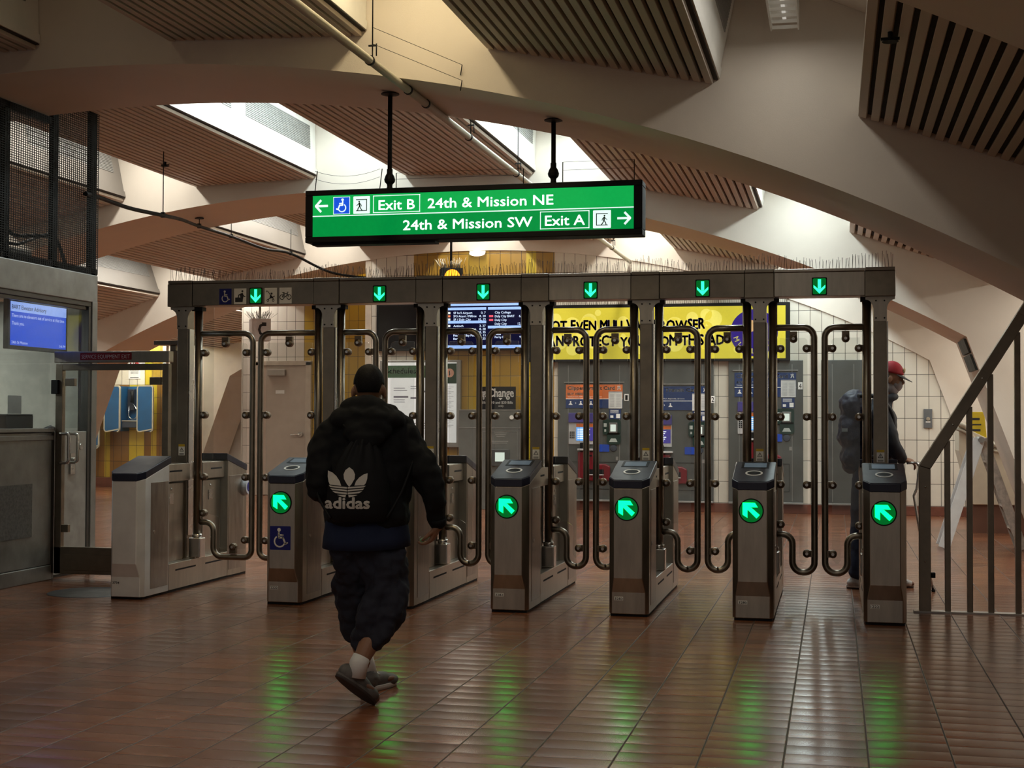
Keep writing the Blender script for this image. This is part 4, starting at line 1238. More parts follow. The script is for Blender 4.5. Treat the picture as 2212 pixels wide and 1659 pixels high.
    T.part('keypad', MB().decal(f4, [rect(s0 + 0.02 + 0.03 * i, s0 + 0.04 + 0.03 * i, h2 - 0.50 + 0.03 * j, h2 - 0.48 + 0.03 * j) for i in range(3) for j in range(4)], 0, 0.006), BLACK, sb)
    T.part('coin_shelf', MB().box(s0 + 0.16, s1 + 0.02, WY - 0.16, WY - 0.055, h2 - 0.70, h2 - 0.67), M('shelf_pale', (0.5, 0.5, 0.5), 0.4), c, bevel=0.004)
    T.part('card_slot', MB().box(s0 + 0.20, s0 + 0.32, WY - 0.13, WY - 0.06, h2 - 0.67, h2 - 0.57), BLACK, c, bevel=0.01)
    rx = hx1 - 0.17
    rd = T.part('card_reader', MB().decal(f, [rrect(rx - 0.16, rx + 0.14, h2 - 0.44, h2 - 0.19, 0.04), rrect(rx - 0.09, rx + 0.14, h2 - 0.60, h2 - 0.40, 0.05)], 0, 0.02), PGREEN, c)
    T.part('bill_slot', MB().box(rx - 0.05, rx + 0.09, WY - 0.10, WY - 0.075, h2 - 0.41, h2 - 0.24), M('slot_grey', (0.2, 0.2, 0.19), 0.4, 0.5), rd, bevel=0.006)
    T.part('slot_light', MB().box(rx - 0.025, rx + 0.065, WY - 0.108, WY - 0.10, h2 - 0.385, h2 - 0.27), E('slot_glow', (0.72, 0.85, 0.74), 0.7, (0.3, 0.3, 0.3)), rd)
    T.part('reader_print', MB().decal(f, [[(rx - 0.05, h2 - 0.56), (rx + 0.09, h2 - 0.56), (rx + 0.06, h2 - 0.50), (rx - 0.02, h2 - 0.50)], rect(rx - 0.14, rx - 0.09, h2 - 0.31, h2 - 0.25), rect(rx - 0.13, rx - 0.10, h2 - 0.39, h2 - 0.35)], 0.018, 0.022), M('reader_print_grey', (0.45, 0.5, 0.48), 0.5), rd)
    T.part('blue_sign', MB().decal(f, [rrect(rx - 0.22, rx - 0.05, h2 - 0.72, h2 - 0.60, 0.01)], 0, 0.01), KEYB, c)
    T.part('lamp_button', MB().lathe((rx + 0.02, WY - 0.055, h2 - 0.66), (0, -1, 0), [(0.0, 0), (0.06, 0.0), (0.05, 0.02), (0.0, 0.024)], 16), M('button_dark', (0.05, 0.06, 0.08), 0.3), c)
    # red delivery tray
    rr = T.part('delivery_tray', MB().prism([(s0 + 0.16, h2 - 1.20), (s0 + 0.70, h2 - 1.20), (s0 + 0.70, h2 - 0.96), (s0 + 0.62, h2 - 0.92), (s0 + 0.46, h2 - 0.92), (s0 + 0.42, h2 - 0.72), (s0 + 0.16, h2 - 0.72)], 'y', WY - 0.12, WY - 0.055), RUBY, c, bevel=0.02)
    T.part('tray_mouth', MB().box(s0 + 0.27, s0 + 0.60, WY - 0.125, WY - 0.118, h2 - 1.09, h2 - 1.01), BLACK, rr)
    T.part('tray_slot', MB().box(s0 + 0.31, s0 + 0.40, WY - 0.125, WY - 0.118, h2 - 0.80, h2 - 0.775), BLACK, rr)
    T.part('tray_lip', MB().box(s0 + 0.27, s0 + 0.60, WY - 0.15, WY - 0.12, h2 - 1.105, h2 - 1.095), WHITE, rr)
    T.part('coin_plate', MB().box(hx1 + 0.0 - 0.11, hx1 - 0.07, WY - 0.062, WY - 0.056, h2 - 0.86, h2 - 0.80), GREYL, c)
    T.part('lower_door', MB().decal(f, outline(x0 + 0.22, x1 - 0.22, 0.35, 0.8, 0.006), 0, 0.003), BLACK, c)
    return T
ticket_machine('ticket machine numbered 1 with the orange header panel', -4.50, -3.29, -4.364, -3.414, 2.079, True, '1', 'BUY HERE')
ticket_machine('ticket machine with navy header, behind the aisle of consoles 3283 and 3280', -3.235, -1.925, -3.10, -2.00, 2.046, False, '2', 'ADD VALUE')
ticket_machine('ticket machine numbered 4 with navy header set higher', -1.684, -0.496, -1.585, -0.606, 2.265, False, '4', 'ADD VALUE')
ticket_machine('blank grey machine cover in the tiled wall behind the person in the red cap', -0.215, 0.47, 0, 0, 0, False, None, '', blank=True)

cm = Thing('change_machine', 'grey change machine left of the ticket machines', 'change machine', (-5.58, WY - 0.2, 0))
cmb = cm.part('cabinet', MB().box(-6.13, -5.03, WY - 0.35, WY, 0.0, 1.66), M('change_grey', (0.17, 0.175, 0.165), 0.4, 0.5, var=0.14, scale=3), bevel=0.008)
cm.part('trim_line', MB().box(-6.13, -5.03, WY - 0.356, WY - 0.35, 1.35, 1.362), GREYL, cmb)
cm.part('trim_line', MB().box(-6.13, -5.03, WY - 0.356, WY - 0.35, 1.645, 1.66), GREYL, cmb)
fcm = FR(0, WY - 0.352, 0)
cm.part('coin_slot', MB().box(-5.56, -5.26, WY - 0.40, WY - 0.35, 0.72, 1.0), M('slot_frame_dark', (0.06, 0.06, 0.06), 0.4), cmb, bevel=0.01)
cm.part('slot_light', MB().box(-5.49, -5.33, WY - 0.408, WY - 0.40, 0.80, 0.95), MATS['slot_glow'], cmb)
cm.part('front_print', MB().decal(fcm, [rect(-5.52 + 0.02 * k, -5.30 - 0.02 * k, 1.27 - 0.03 * k, 1.275 - 0.03 * k) for k in range(3)] + [rect(-5.57, -5.28, 1.13, 1.138), rect(-5.55, -5.3, 1.10, 1.107)], 0, 0.002), M('print_grey', (0.42, 0.42, 0.4), 0.5), cmb)
cm.part('key_switch', MB().cyl((-5.22, WY - 0.35, 1.53), (-5.22, WY - 0.375, 1.53), 0.035, 14), WHITE, cmb)
cm.part('door_panel', MB().decal(fcm, outline(-5.72, -5.12, 0.5, 1.3, 0.005), 0, 0.003), GREYL, cmb)
cs = Thing('change_sign', 'black two-faced sign reading Change on the change machine', 'sign', (-5.5, WY - 0.25, 1.66))
v = [(x, y, z) for z in (1.662, 2.042) for x, y in ((-5.655, WY - 0.34), (-5.17, WY - 0.30), (-5.17, WY - 0.27), (-5.50, WY - 0.05), (-5.893, WY - 0.10))]
csb = cs.part('panel', MB().add(v, [(0, 1, 2, 3, 4), (5, 6, 7, 8, 9)] + [(i, (i + 1) % 5, 5 + (i + 1) % 5, 5 + i) for i in range(5)]), M('sign_black', (0.008, 0.008, 0.010), 0.5, spec=0.2))
uu = Vector((-5.17 + 5.655, 0.04, 0)).normalized()
fA = ((-5.655, WY - 0.34, 1.662), uu, (0, 0, 1))
w = text(MB(), 'Change', fA, 0.03, 0.455, 0.21, 0.145, 0.004, bold=0.022)
text(w, '$10 and $20 Bills', fA, 0.05, 0.44, 0.095, 0.044, 0.004, bold=0.016)
text(w, 'only', fA, 0.20, 0.29, 0.045, 0.032, 0.004, bold=0.008)
w.decal(fA, [[(0.20, 0.185), (0.27, 0.185), (0.235, 0.16)]], 0, 0.004)
cs.part('lettering', w, TXT_W, csb)
ub = Vector((-5.655 + 5.893, -0.24, 0)).normalized()
fB = ((-5.893, WY - 0.10, 1.662), ub, (0, 0, 1))
w = text(MB(), 'Change', fB, 0.02, 0.32, 0.21, 0.145, 0.004, bold=0.022)
text(w, '$10 and $20 Bills', fB, 0.03, 0.31, 0.095, 0.044, 0.004, bold=0.016)
cs.part('lettering', w, TXT_W, csb)

# schedule case
sc_ = Thing('schedule_case', 'white lit schedule poster case with green headers', 'poster case', (-6.83, WY - 0.1, 1.0))
sc_.part('frame', MB().box(-7.60, -6.17, WY - 0.09, WY, 1.02, 2.50), GREYL, bevel=0.01)
f = FR(0, WY - 0.09, 0)
PAPL = E('poster_paper', (0.62, 0.66, 0.66), 0.42, (0.6, 0.6, 0.6))
a_ = sc_.part('large_poster', MB().decal(f, [rect(-7.55, -6.56, 1.06, 2.46)], 0, 0.004), PAPL)
b_ = sc_.part('narrow_poster', MB().decal(f, [rect(-6.53, -6.24, 1.10, 2.46)], 0, 0.004), PAPL)
GRN = M('header_green', (0.05, 0.11, 0.06), 0.5)
sc_.part('header_band', MB().decal(f, [rect(-7.55, -6.56, 2.20, 2.41)], 0.003, 0.006), GRN, a_)
sc_.part('header_lettering', text(MB(), 'Schedules &', f, -7.49, -6.83, 2.275, 0.095, 0.008, bold=0.01), M('header_print', (0.6, 0.66, 0.6), 0.5), a_)
sc_.part('header_band', MB().decal(f, [rect(-6.53, -6.24, 2.10, 2.44)], 0.003, 0.006), M('header_green_dark', (0.02, 0.05, 0.03), 0.5), b_)
sc_.part('info_disc', MB().decal(f, [circ((-6.36, 2.28), 0.075, 20)], 0.005, 0.008), M('info_salmon', (0.6, 0.33, 0.24), 0.5), b_)
sc_.part('info_letter', text(MB(), 'i', f, -6.37, -6.35, 2.24, 0.085, 0.010, bold=0.02), TXT_W, b_)
w = MB()
for x, z, L in ((-7.35, 2.02, .2), (-7.35, 1.98, .24), (-7.35, 1.86, .26), (-7.35, 1.82, .2), (-7.35, 1.78, .2), (-7.05, 2.05, .2), (-7.05, 2.01, .14), (-7.05, 1.84, .12), (-6.82, 1.95, .12), (-7.05, 1.42, .28), (-7.05, 1.38, .28), (-7.05, 1.34, .28), (-7.4, 1.5, .3), (-7.4, 1.45, .3)):
    w.decal(f, [rect(x, x + L, z, z + (0.03 if z in (1.86, 1.84, 1.95) else 0.01))], 0.003, 0.005)
sc_.part('poster_print', w, M('poster_ink', (0.2, 0.2, 0.26), 0.6), a_)
w = MB()
for k in range(26):
    w.decal(f, [rect(-6.44, -6.29 - 0.04 * (k % 3), 2.04 - 0.027 * k, 2.046 - 0.027 * k)], 0.003, 0.005)
sc_.part('poster_print', w, MATS['pale_print'], b_)

# departure screens
ds = Thing('departure_screen', 'blue lit departure board listing trains and buses', 'screen', (-5.72, WY - 0.1, 2.66))
dsb = ds.part('casing', MB().box(-6.50, -4.98, WY - 0.12, WY - 0.002, 2.66, 3.50), BLACK, bevel=0.01)
f = FR(0, WY - 0.12, 0)
ds.part('display', MB().decal(f, [rect(-6.44, -5.02, 2.69, 3.47)], 0, 0.003), E('board_dark_blue', (0.002, 0.003, 0.04), 0.4, (0.0, 0.0, 0.01)), dsb)
BARB = E('board_pale_bar', (0.30, 0.50, 0.95), 1.0, (0.1, 0.1, 0.2))
TXB = E('board_text', (0.65, 0.78, 1.0), 1.1, (0.1, 0.1, 0.1))
ds.part('board_bars', MB().decal(f, [rect(-6.42, -5.03, 3.41, 3.47), rect(-6.40, -5.72, 3.34, 3.385), rect(-5.69, -5.03, 3.34, 3.385), rect(-6.40, -5.72, 3.115, 3.16), rect(-5.69, -5.03, 3.025, 3.07), rect(-6.42, -5.03, 2.69, 2.745)], 0.002, 0.005), BARB, dsb)
w = MB()
for k, (n_, tm) in enumerate((("SF Int'l Airport", '0, 7'), ('SFO Airport / Millbrae', '8, 28'), ('SF / Daly City', '10, 19'))):
    text(w, n_, f, -6.29, -6.29 + min(0.40, text_w(n_, 0.04)), 3.275 - 0.056 * k, 0.038, 0.004, bold=0.008)
    text(w, tm, f, -5.73 - text_w(tm, 0.04), -5.73, 3.275 - 0.056 * k, 0.038, 0.004, bold=0.008)
for k, (n_, tm) in enumerate((('Antioch', '3, 27'), ('Dublin/Pleasanton', '8, 28'), ('Richmond', '10, 35'), ('Pittsburg / Bay Point', '13'), ('Berryessa', '15, 25'))):
    text(w, n_, f, -6.29, -6.29 + min(0.40, text_w(n_, 0.04)), 3.055 - 0.054 * k, 0.038, 0.004, bold=0.008)
    text(w, tm, f, -5.73 - text_w(tm, 0.04), -5.73, 3.055 - 0.054 * k, 0.038, 0.004, bold=0.008)
for k, (n_, tm) in enumerate((('City College', '1, 9'), ('Daly City BART', '6, 15'), ('Daly City', '8'), ('Daly City', '12, 18'))):
    text(w, n_, f, -5.57, -5.57 + min(0.34, text_w(n_, 0.04)), 3.275 - 0.064 * k, 0.040, 0.004, bold=0.008)
    text(w, tm, f, -5.05 - text_w(tm, 0.04), -5.05, 3.275 - 0.064 * k, 0.040, 0.004, bold=0.008)
for k, (n_, tm) in enumerate((('North Point & Van', '5, 8'), ('Ness', ''), ('Ferry Plaza', '9, 11'))):
    text(w, n_, f, -5.57, -5.57 + min(0.34, text_w(n_, 0.04)), 2.965 - 0.052 * k, 0.038, 0.004, bold=0.008)
    if tm:
        text(w, tm, f, -5.05 - text_w(tm, 0.04), -5.05, 2.965 - 0.052 * k, 0.038, 0.004, bold=0.008)
ds.part('lettering', w, TXB, dsb)
ds.part('route_badges', MB().decal(f, [rect(-5.67, -5.60, 3.215, 3.25), rect(-5.67, -5.60, 3.15, 3.185), rect(-5.67, -5.60, 2.90, 2.935)], 0.003, 0.006), E('badge_red', (0.9, 0.10, 0.16), 0.9), dsb)
ds.part('line_squares', MB().decal(f, [rect(-6.385, -6.345, z, z + 0.036) for z in (3.275, 3.165, 3.055, 3.0)], 0.003, 0.006), E('square_white', (0.8, 0.85, 0.8), 0.9), dsb)
ds.part('line_squares', MB().decal(f, [rect(-6.385, -6.345, z, z + 0.036) for z in (3.22, 2.947)], 0.003, 0.006), E('square_red', (0.9, 0.25, 0.1), 0.9), dsb)
b2 = Thing('blank_screen', 'switched-off black screen left of the departure board', 'screen', (-7.1, WY - 0.1, 2.66))
b2.part('casing', MB().box(-7.66, -6.53, WY - 0.12, WY - 0.002, 2.66, 3.47), BLACK, bevel=0.01)
b2.part('display', MB().decal(f, [rect(-7.62, -6.57, 2.70, 3.43)], 0, 0.003), M('screen_off', (0.004, 0.004, 0.005), 0.15))

# yellow advertisement
ad = Thing('advert_panel', 'long lit yellow advertisement with navy brush lettering', 'advertisement', (-2.75, WY - 0.1, 2.46))
adb = ad.part('frame', MB().box(-4.98, -0.70, WY - 0.13, WY, 2.455, 3.40), BLACK, bevel=0.008)
f = FR(0, WY - 0.13, 0)
ad.part('face', MB().decal(f, [rect(-4.93, -0.77, 2.495, 3.345)], 0, 0.003), E('advert_yellow', (0.80, 0.70, 0.06), 0.40, (0.4, 0.34, 0.03)), adb)
ra = random.Random(8)
blob = []
for k in range(120):
    r_ = ra.uniform(0.04, 0.15)
    x_, z_ = ra.uniform(-4.9 + r_, -0.80 - r_), ra.uniform(2.52 + r_, 3.32 - r_)
    blob.append(circ((x_, z_), r_, 18))
o_ = ad.part('pattern', MB().decal(f, blob[:60], 0.0022, 0.0035), E('advert_yellow_pale', (0.86, 0.77, 0.12), 0.44, (0.5, 0.45, 0.1)), adb)
INK = M('advert_ink', (0.055, 0.045, 0.26), 0.6)
w = MB()
def brush(wb, s, x0, x1, z, cap, seed):
    rr = random.Random(seed)
    n = len(s)
    wd = [text_w(ch, cap, 0.02) if ch != ' ' else cap * 0.35 for ch in s]
    gap = 0.02
    k = (x1 - x0) / (sum(wd) + gap * (n - 1))
    x = x0
    for ch, d in zip(s, wd):
        if ch != ' ':
            text(wb, ch, f, x, x + d * k, z + rr.uniform(-0.012, 0.012), cap * rr.uniform(0.95, 1.1), 0.006, bold=0.035)
        x += (d + gap) * k
brush(w, 'NOT EVEN MULLVAD BROWSER', -4.72, -2.06, 2.975, 0.165, 1)
brush(w, 'CAN PROTECT YOU FROM THIS AD', -4.78, -1.75, 2.715, 0.165, 2)
ad.part('lettering', w, INK, adb)
ad.part('round_badge', MB().decal(f, [circ((-1.27, 2.91), 0.38, 40)], 0.003, 0.006), E('badge_navy', (0.03, 0.015, 0.20), 0.5, (0.02, 0.01, 0.1)), adb)
w = MB()
for k, ch in enumerate('MULLVAD'):
    a = radians(200 + k * 23)
    c_, s_ = cos(a), sin(a)
    fr2 = ((-1.27 + 0.335 * c_, WY - 0.13, 2.91 + 0.335 * s_), (-s_, 0, c_), (-c_, 0, -s_))
    text(w, ch, fr2, -0.035, 0.035, 0, 0.085, 0.008, bold=0.012)
ad.part('badge_lettering', w, E('badge_yellow_text', (0.8, 0.72, 0.2), 0.6), adb)
ad.part('badge_heart', MB().decal(f, [circ((-1.33, 3.02), 0.10, 20), circ((-1.2, 2.98), 0.07, 20)], 0.005, 0.008), M('badge_peach', (0.75, 0.45, 0.2), 0.5), adb)
sk = MB()
x = -4.95
while x < -0.72:
    sk.tube([(x, WY - 0.08, 3.40), (x + rs.uniform(-.02, .02), WY - 0.1, 3.51)], 0.004, 3)
    x += 0.035
ad.part('bird_spikes', sk, MATS['spike_pale'])['kind'] = 'stuff'

ws = Thing('wall_call_box', 'grey steel call plate on the white tiles at right', 'call box', (1.43, WY - 0.03, 1.38))
ws.part('plate', MB().box(1.365, 1.495, WY - 0.03, WY, 1.385, 1.685), M('plate_grey', (0.16, 0.17, 0.18), 0.45, 0.4), bevel=0.006)
ws.part('button', MB().cyl((1.43, WY - 0.03, 1.53), (1.43, WY - 0.055, 1.53), 0.03, 14), STEEL_B)
ws.part('button_guard', MB().box(1.395, 1.465, WY - 0.036, WY - 0.03, 1.47, 1.49), WHITE)

# ------------------------------------------------------------------ phone sign and phones
ph = Thing('telephone_sign', 'white hanging box sign with black telephone handsets', 'sign', (-10.5, 24.9, 2.95))
pc = Vector((-10.52, 24.9, 0))
Rp = Matrix.Rotation(radians(33), 3, 'Z')
def pb_(x, y, z):
    q = Rp @ Vector((x, y, 0)) + pc
    return (q.x, q.y, z)
v = [pb_(x, y, z) for z in (2.95, 3.36) for y in (-0.175, 0.175) for x in (-0.175, 0.175)]
phb = ph.part('box', MB().add(v, [(0, 2, 3, 1), (4, 5, 7, 6), (0, 1, 5, 4), (2, 6, 7, 3), (0, 4, 6, 2), (1, 3, 7, 5)]), M('sign_offwhite', (0.62, 0.62, 0.64), 0.4), bevel=0.004)
for o_, u_ in ((pb_(-0.0, -0.176, 3.155), Rp @ Vector((1, 0, 0))), (pb_(0.176, 0.0, 3.155), Rp @ Vector((0, 1, 0)))):
    ph.part('handset_symbol', MB().decal((o_, u_, (0, 0, 1)), tf(sym_handset(), 0.34), 0, 0.003), TXT_D, phb)
ph.part('hanger_rod', MB().cyl((pc.x, pc.y, 3.36), (pc.x, pc.y, 4.6), 0.022, 8), STEEL_D)
sk = MB()
for k in range(60):
    x_, y_ = rs.uniform(-.17, .17), rs.uniform(-.17, .17)
    sk.tube([pb_(x_, y_, 3.36), pb_(x_ * 1.6 + rs.uniform(-.04, .04), y_ * 1.6, 3.36 + rs.uniform(.09, .16))], 0.003, 3)
ph.part('bird_spikes', sk, SPIKE)['kind'] = 'stuff'

PBLUE = M('booth_blue', (0.008, 0.085, 0.21), 0.45, var=0.15, scale=6)
PEDGE = M('booth_edge', (0.55, 0.52, 0.4), 0.4, 0.4)
PY = 28.3
def payphone(name_lab, x0, x1, z0, z1, phone=True):
    T = Thing('payphone_booth', name_lab, 'payphone', ((x0 + x1) / 2, PY - 0.2, z0))
    w3 = (x1 - x0) / 3
    for k, nm in ((0, 'side_shield'), (2, 'side_shield')):
        a, b = x0 + k * w3, x0 + (k + 1) * w3
        q = T.part(nm, MB().prism(rrect(a + 0.02, b - 0.02, z0, z1, 0.05), 'y', PY - 0.42, PY - 0.38), PBLUE)
        T.part('shield_edge', MB().decal(FR(0, PY - 0.40, 0), stroke([(p_[0], p_[1]) for p_ in rrect(a + 0.015, b - 0.015, z0 - 0.005, z1 + 0.005, 0.055)] + [(b - 0.015, z0 + 0.05)], 0.025, False), -0.02, 0.025), PEDGE, q)
        s_ = b - 0.03 if k == 0 else a + 0.03
        T.part('shield_side', MB().box(s_ - 0.015, s_ + 0.015, PY - 0.38, PY, z0, z1), PBLUE, q)
    T.part('back_panel', MB().box(x0 + w3, x0 + 2 * w3, PY - 0.08, PY, z0 + 0.22, z1), PBLUE, bevel=0.01)
    T.part('shelf', MB().box(x0 + w3, x0 + 2 * w3, PY - 0.34, PY, z0 + 0.08, z0 + 0.22), M('phone_shelf', (0.03, 0.04, 0.06), 0.4), bevel=0.01)
    T.part('shelf_edge', MB().box(x0 + w3, x0 + 2 * w3, PY - 0.35, PY - 0.34, z0 + 0.215, z0 + 0.235), PEDGE)
    if phone:
        tb = T.part('telephone', MB().box(x0 + w3 + 0.04, x0 + w3 + 0.2, PY - 0.18, PY - 0.08, z0 + 0.45, z1 - 0.06), M('phone_dark', (0.03, 0.035, 0.05), 0.35, 0.3), bevel=0.01)
        T.part('handset', MB().tube([(x0 + w3 + 0.15, PY - 0.20, z1 - 0.12), (x0 + w3 + 0.19, PY - 0.24, z1 - 0.22), (x0 + w3 + 0.16, PY - 0.20, z1 - 0.34)], [0.04, 0.026, 0.04], 10), BLACK, tb)
        T.part('cord', MB().tube(fillet([(x0 + w3 + 0.16, PY - 0.2, z1 - 0.34), (x0 + w3 + 0.30, PY - 0.22, z1 - 0.52), (x0 + w3 + 0.28, PY - 0.22, z1 - 0.72), (x0 + w3 + 0.08, PY - 0.2, z1 - 0.70), (x0 + w3 + 0.08, PY - 0.17, z1 - 0.42)], 0.12, 6), 0.011, 6), STEEL_B, tb)
    return T
payphone('blue payphone enclosure seen through the service gate', -15.36, -14.20, 1.21, 2.18)
payphone('lower blue payphone enclosure half hidden by the concrete leg', -16.56, -15.46, 0.85, 1.82, False)
ns = Thing('no_smoking_sign', 'white no smoking sign above the payphones', 'sign', (-14.87, PY - 0.02, 2.43))
nsb = ns.part('plate', MB().box(-15.0, -14.72, PY - 0.012, PY, 2.35, 2.74), WHITE)
f = FR(0, PY - 0.012, 0)
REDI = M('sign_red', (0.5, 0.01, 0.02), 0.5)
w = text(MB(), 'N', f, -14.96, -14.875, 2.60, 0.105, 0.002, bold=0.03)
w.decal(f, ring((-14.805, 2.652), 0.035, 0.055, 20) + stroke([(-14.84, 2.69), (-14.77, 2.615)], 0.016), 0, 0.002)
ns.part('red_lettering', w, REDI, nsb)
w = text(MB(), 'SMOKING', f, -14.96, -14.76, 2.53, 0.045, 0.002, bold=0.03)
w.decal(f, [rect(-14.95, -14.77, 2.50 - 0.02 * k, 2.506 - 0.02 * k) for k in range(3)] + [rect(-14.96, -14.76, 2.37, 2.385)], 0, 0.002)
ns.part('black_lettering', w, TXT_D, nsb)

# ================================================================== railing at the right
RY = 11.62
rl_ = Thing('stair_railing', 'bronze railing with sloping handrail and upright bars at right', 'railing', (1.2, RY, 0))
hr = MB()
path = [(0.686, 0.0), (0.686, 1.135), (1.42, 2.32), (2.4, 3.9)]
def flatbar(mb, pts, w, y0, y1):
    """mitred flat bar following a 2-D polyline in the x,z plane"""
    L, R_2 = [], []
    for i, p in enumerate(pts):
        d0 = Vector(pts[i]) - Vector(pts[i - 1]) if i else Vector(pts[1]) - Vector(pts[0])
        d1 = Vector(pts[i + 1]) - Vector(pts[i]) if i < len(pts) - 1 else d0
        n0, n1 = Vector((-d0.y, d0.x)).normalized(), Vector((-d1.y, d1.x)).normalized()
        m = (n0 + n1).normalized()
        k = w / 2 / max(0.3, m.dot(n0))
        L.append((p[0] + m.x * k, p[1] + m.y * k))
        R_2.append((p[0] - m.x * k, p[1] - m.y * k))
    for i in range(len(pts) - 1):
        mb.prism([L[i], R_2[i], R_2[i + 1], L[i + 1]], 'y', y0, y1)
flatbar(hr, path, 0.088, RY - 0.045, RY + 0.045)
ho = rl_.part('handrail', hr, STEEL_D, bevel=0.004)
for x, z in ((0.69, 0.98), (0.684, 0.40), (0.90, 1.47), (1.12, 1.83)):
    rl_.part('bolt', MB().lathe((x, RY - 0.045, z), (0, -1, 0), [(0.009, 0), (0.007, 0.005), (0.0, 0.007)], 10), STEEL_B, ho)
for x in (0.858, 1.024, 1.181, 1.382, 1.56, 1.74):
    z = 1.135 + (x - 0.686) * (2.32 - 1.135) / (1.42 - 0.686) - 0.07
    rl_.part('baluster', MB().box(x - 0.022, x + 0.022, RY - 0.022, RY + 0.022, 0.0, z), STEEL_D, bevel=0.003)
rl_.part('base_rail', MB().box(0.60, 2.6, RY - 0.05, RY + 0.05, 0.0, 0.012), M('rail_shoe', (0.55, 0.53, 0.5), 0.35, 0.7))
rl_.part('latch', MB().box(0.73, 0.765, RY - 0.03, RY + 0.03, 0.27, 0.31), BLACK, bevel=0.004)

# low parapet with a caution sign, stepladder, plaque on the far side of the railing
pw = Thing('stair_parapet', 'cream stair parapet with moulded cap beyond the railing', 'parapet', (2.0, 20.2, 0))
CR = M('parapet_cream', (0.62, 0.56, 0.45), 0.5, var=0.05)
pw.part('body', MB().prism([(1.80, 0.38), (3.4, 0.38), (3.4, 1.0), (2.2, 1.16), (1.62, 1.45), (1.62, 1.1)], 'y', 19.9, 20.6), CR, bevel=0.01)
pw.part('plinth', MB().box(1.80, 3.4, 19.95, 20.6, 0.0, 0.38), M('parapet_base', (0.16, 0.075, 0.05), 0.6))
cp = MB()
for dz, r_ in ((0.0, 0.035), (-0.075, 0.022)):
    cp.tube(fillet([(1.58, 19.88, 1.47 + dz), (1.72, 19.88, 1.42 + dz), (1.80, 19.88, 1.25 + dz), (2.1, 19.88, 1.17 + dz), (3.2, 19.88, 1.10 + dz)], 0.12), r_, 10)
pw.part('moulding', cp, M('moulding_grey', (0.45, 0.41, 0.34), 0.45))
cs2 = Thing('caution_sign', 'yellow folding caution sign standing on the parapet', 'caution sign', (1.88, 20.0, 1.2))
csb2 = cs2.part('panel', MB().prism([(1.70, 1.26), (1.98, 1.26), (1.95, 1.62), (1.74, 1.62)], 'y', 19.93, 19.96), M('caution_yellow', (0.62, 0.47, 0.02), 0.4), bevel=0.006)
cs2.part('back_panel', MB().prism([(1.70, 1.26), (1.98, 1.26), (1.95, 1.62), (1.74, 1.62)], 'y', 20.02, 20.05), MATS['caution_yellow'], bevel=0.006)
cs2.part('black_marks', MB().decal(FR(1.84, 19.93, 1.46), [rect(-0.07, 0.07, -0.02, 0.0), rect(-0.05, 0.06, -0.10, -0.07), rect(-0.06, 0.05, 0.05, 0.08)], 0, 0.002), TXT_D, csb2)
lad = Thing('stepladder', 'white wooden A-frame stepladder standing beyond the railing', 'stepladder', (1.62, 17.5, 0))
LW = M('ladder_white', (0.78, 0.80, 0.80), 0.5, var=0.08)
LWD = M('ladder_worn', (0.46, 0.40, 0.34), 0.6, var=0.3, scale=14)
def plank(mb, a, b, w, th, wv):
    a, b = Vector(a), Vector(b)
    d = (b - a).normalized()
    wv = Vector(wv)
    wv = (wv - d * wv.dot(d)).normalized()
    n_ = d.cross(wv)
    q = []
    for p in (a, b):
        for s1, s2 in ((-1, -1), (1, -1), (1, 1), (-1, 1)):
            q.append(tuple(p + wv * s1 * w / 2 + n_ * s2 * th / 2))
    mb.add(q, [(0, 1, 2, 3), (4, 5, 6, 7)] + [(i, (i + 1) % 4, 4 + (i + 1) % 4, 4 + i) for i in range(4)])
    return mb
TOP = (1.66, 17.5, 1.29)
for y, mt in ((17.35, LW), (17.75, LW)):
    lad.part('front_leg', plank(MB(), (1.24, y, 0.012), (1.64, y, 1.29), 0.13, 0.03, (1, 0, 0)), mt, bevel=0.004)
for y, mt in ((17.38, LWD), (17.72, LWD)):
    lad.part('rear_leg', plank(MB(), (2.12, y, 0.012), (1.68, y, 1.29), 0.11, 0.03, (1, 0, 0)), mt, bevel=0.004)
for k in range(4):
    t_ = (k + 1) / 5
    lad.part('rung', MB().box(2.12 - 0.44 * t_ - 0.05, 2.12 - 0.44 * t_ + 0.05, 17.38, 17.72, 1.28 * t_ - 0.012, 1.28 * t_ + 0.012), LWD)
lad.part('top_hinge', MB().cyl((1.66, 17.30, 1.28), (1.66, 17.80, 1.28), 0.035, 10), STEEL_G)
pq = Thing('wall_vent_plate', 'dark louvered plate high on the inclined concrete leg', 'vent', (1.52, 17.2, 2.2))
sx = LEG_OUT * 0.9
def legp(dz, y, off):
    return (XR + (KZ - dz) * sx - off, y, dz)
for z0, z1 in ((2.28, 2.44), (2.08, 2.26)):
    v = [legp(z, y, o) for o in (0.0, 0.03) for z in (z0, z1) for y in (16.95, 17.75)]
    pq.part('louver_panel', MB().add(v, [(0, 2, 3, 1), (4, 5, 7, 6), (0, 1, 5, 4), (2, 6, 7, 3), (0, 4, 6, 2), (1, 3, 7, 5)]), M('vent_dark', (0.05, 0.055, 0.05), 0.5, 0.3), bevel=0.004)
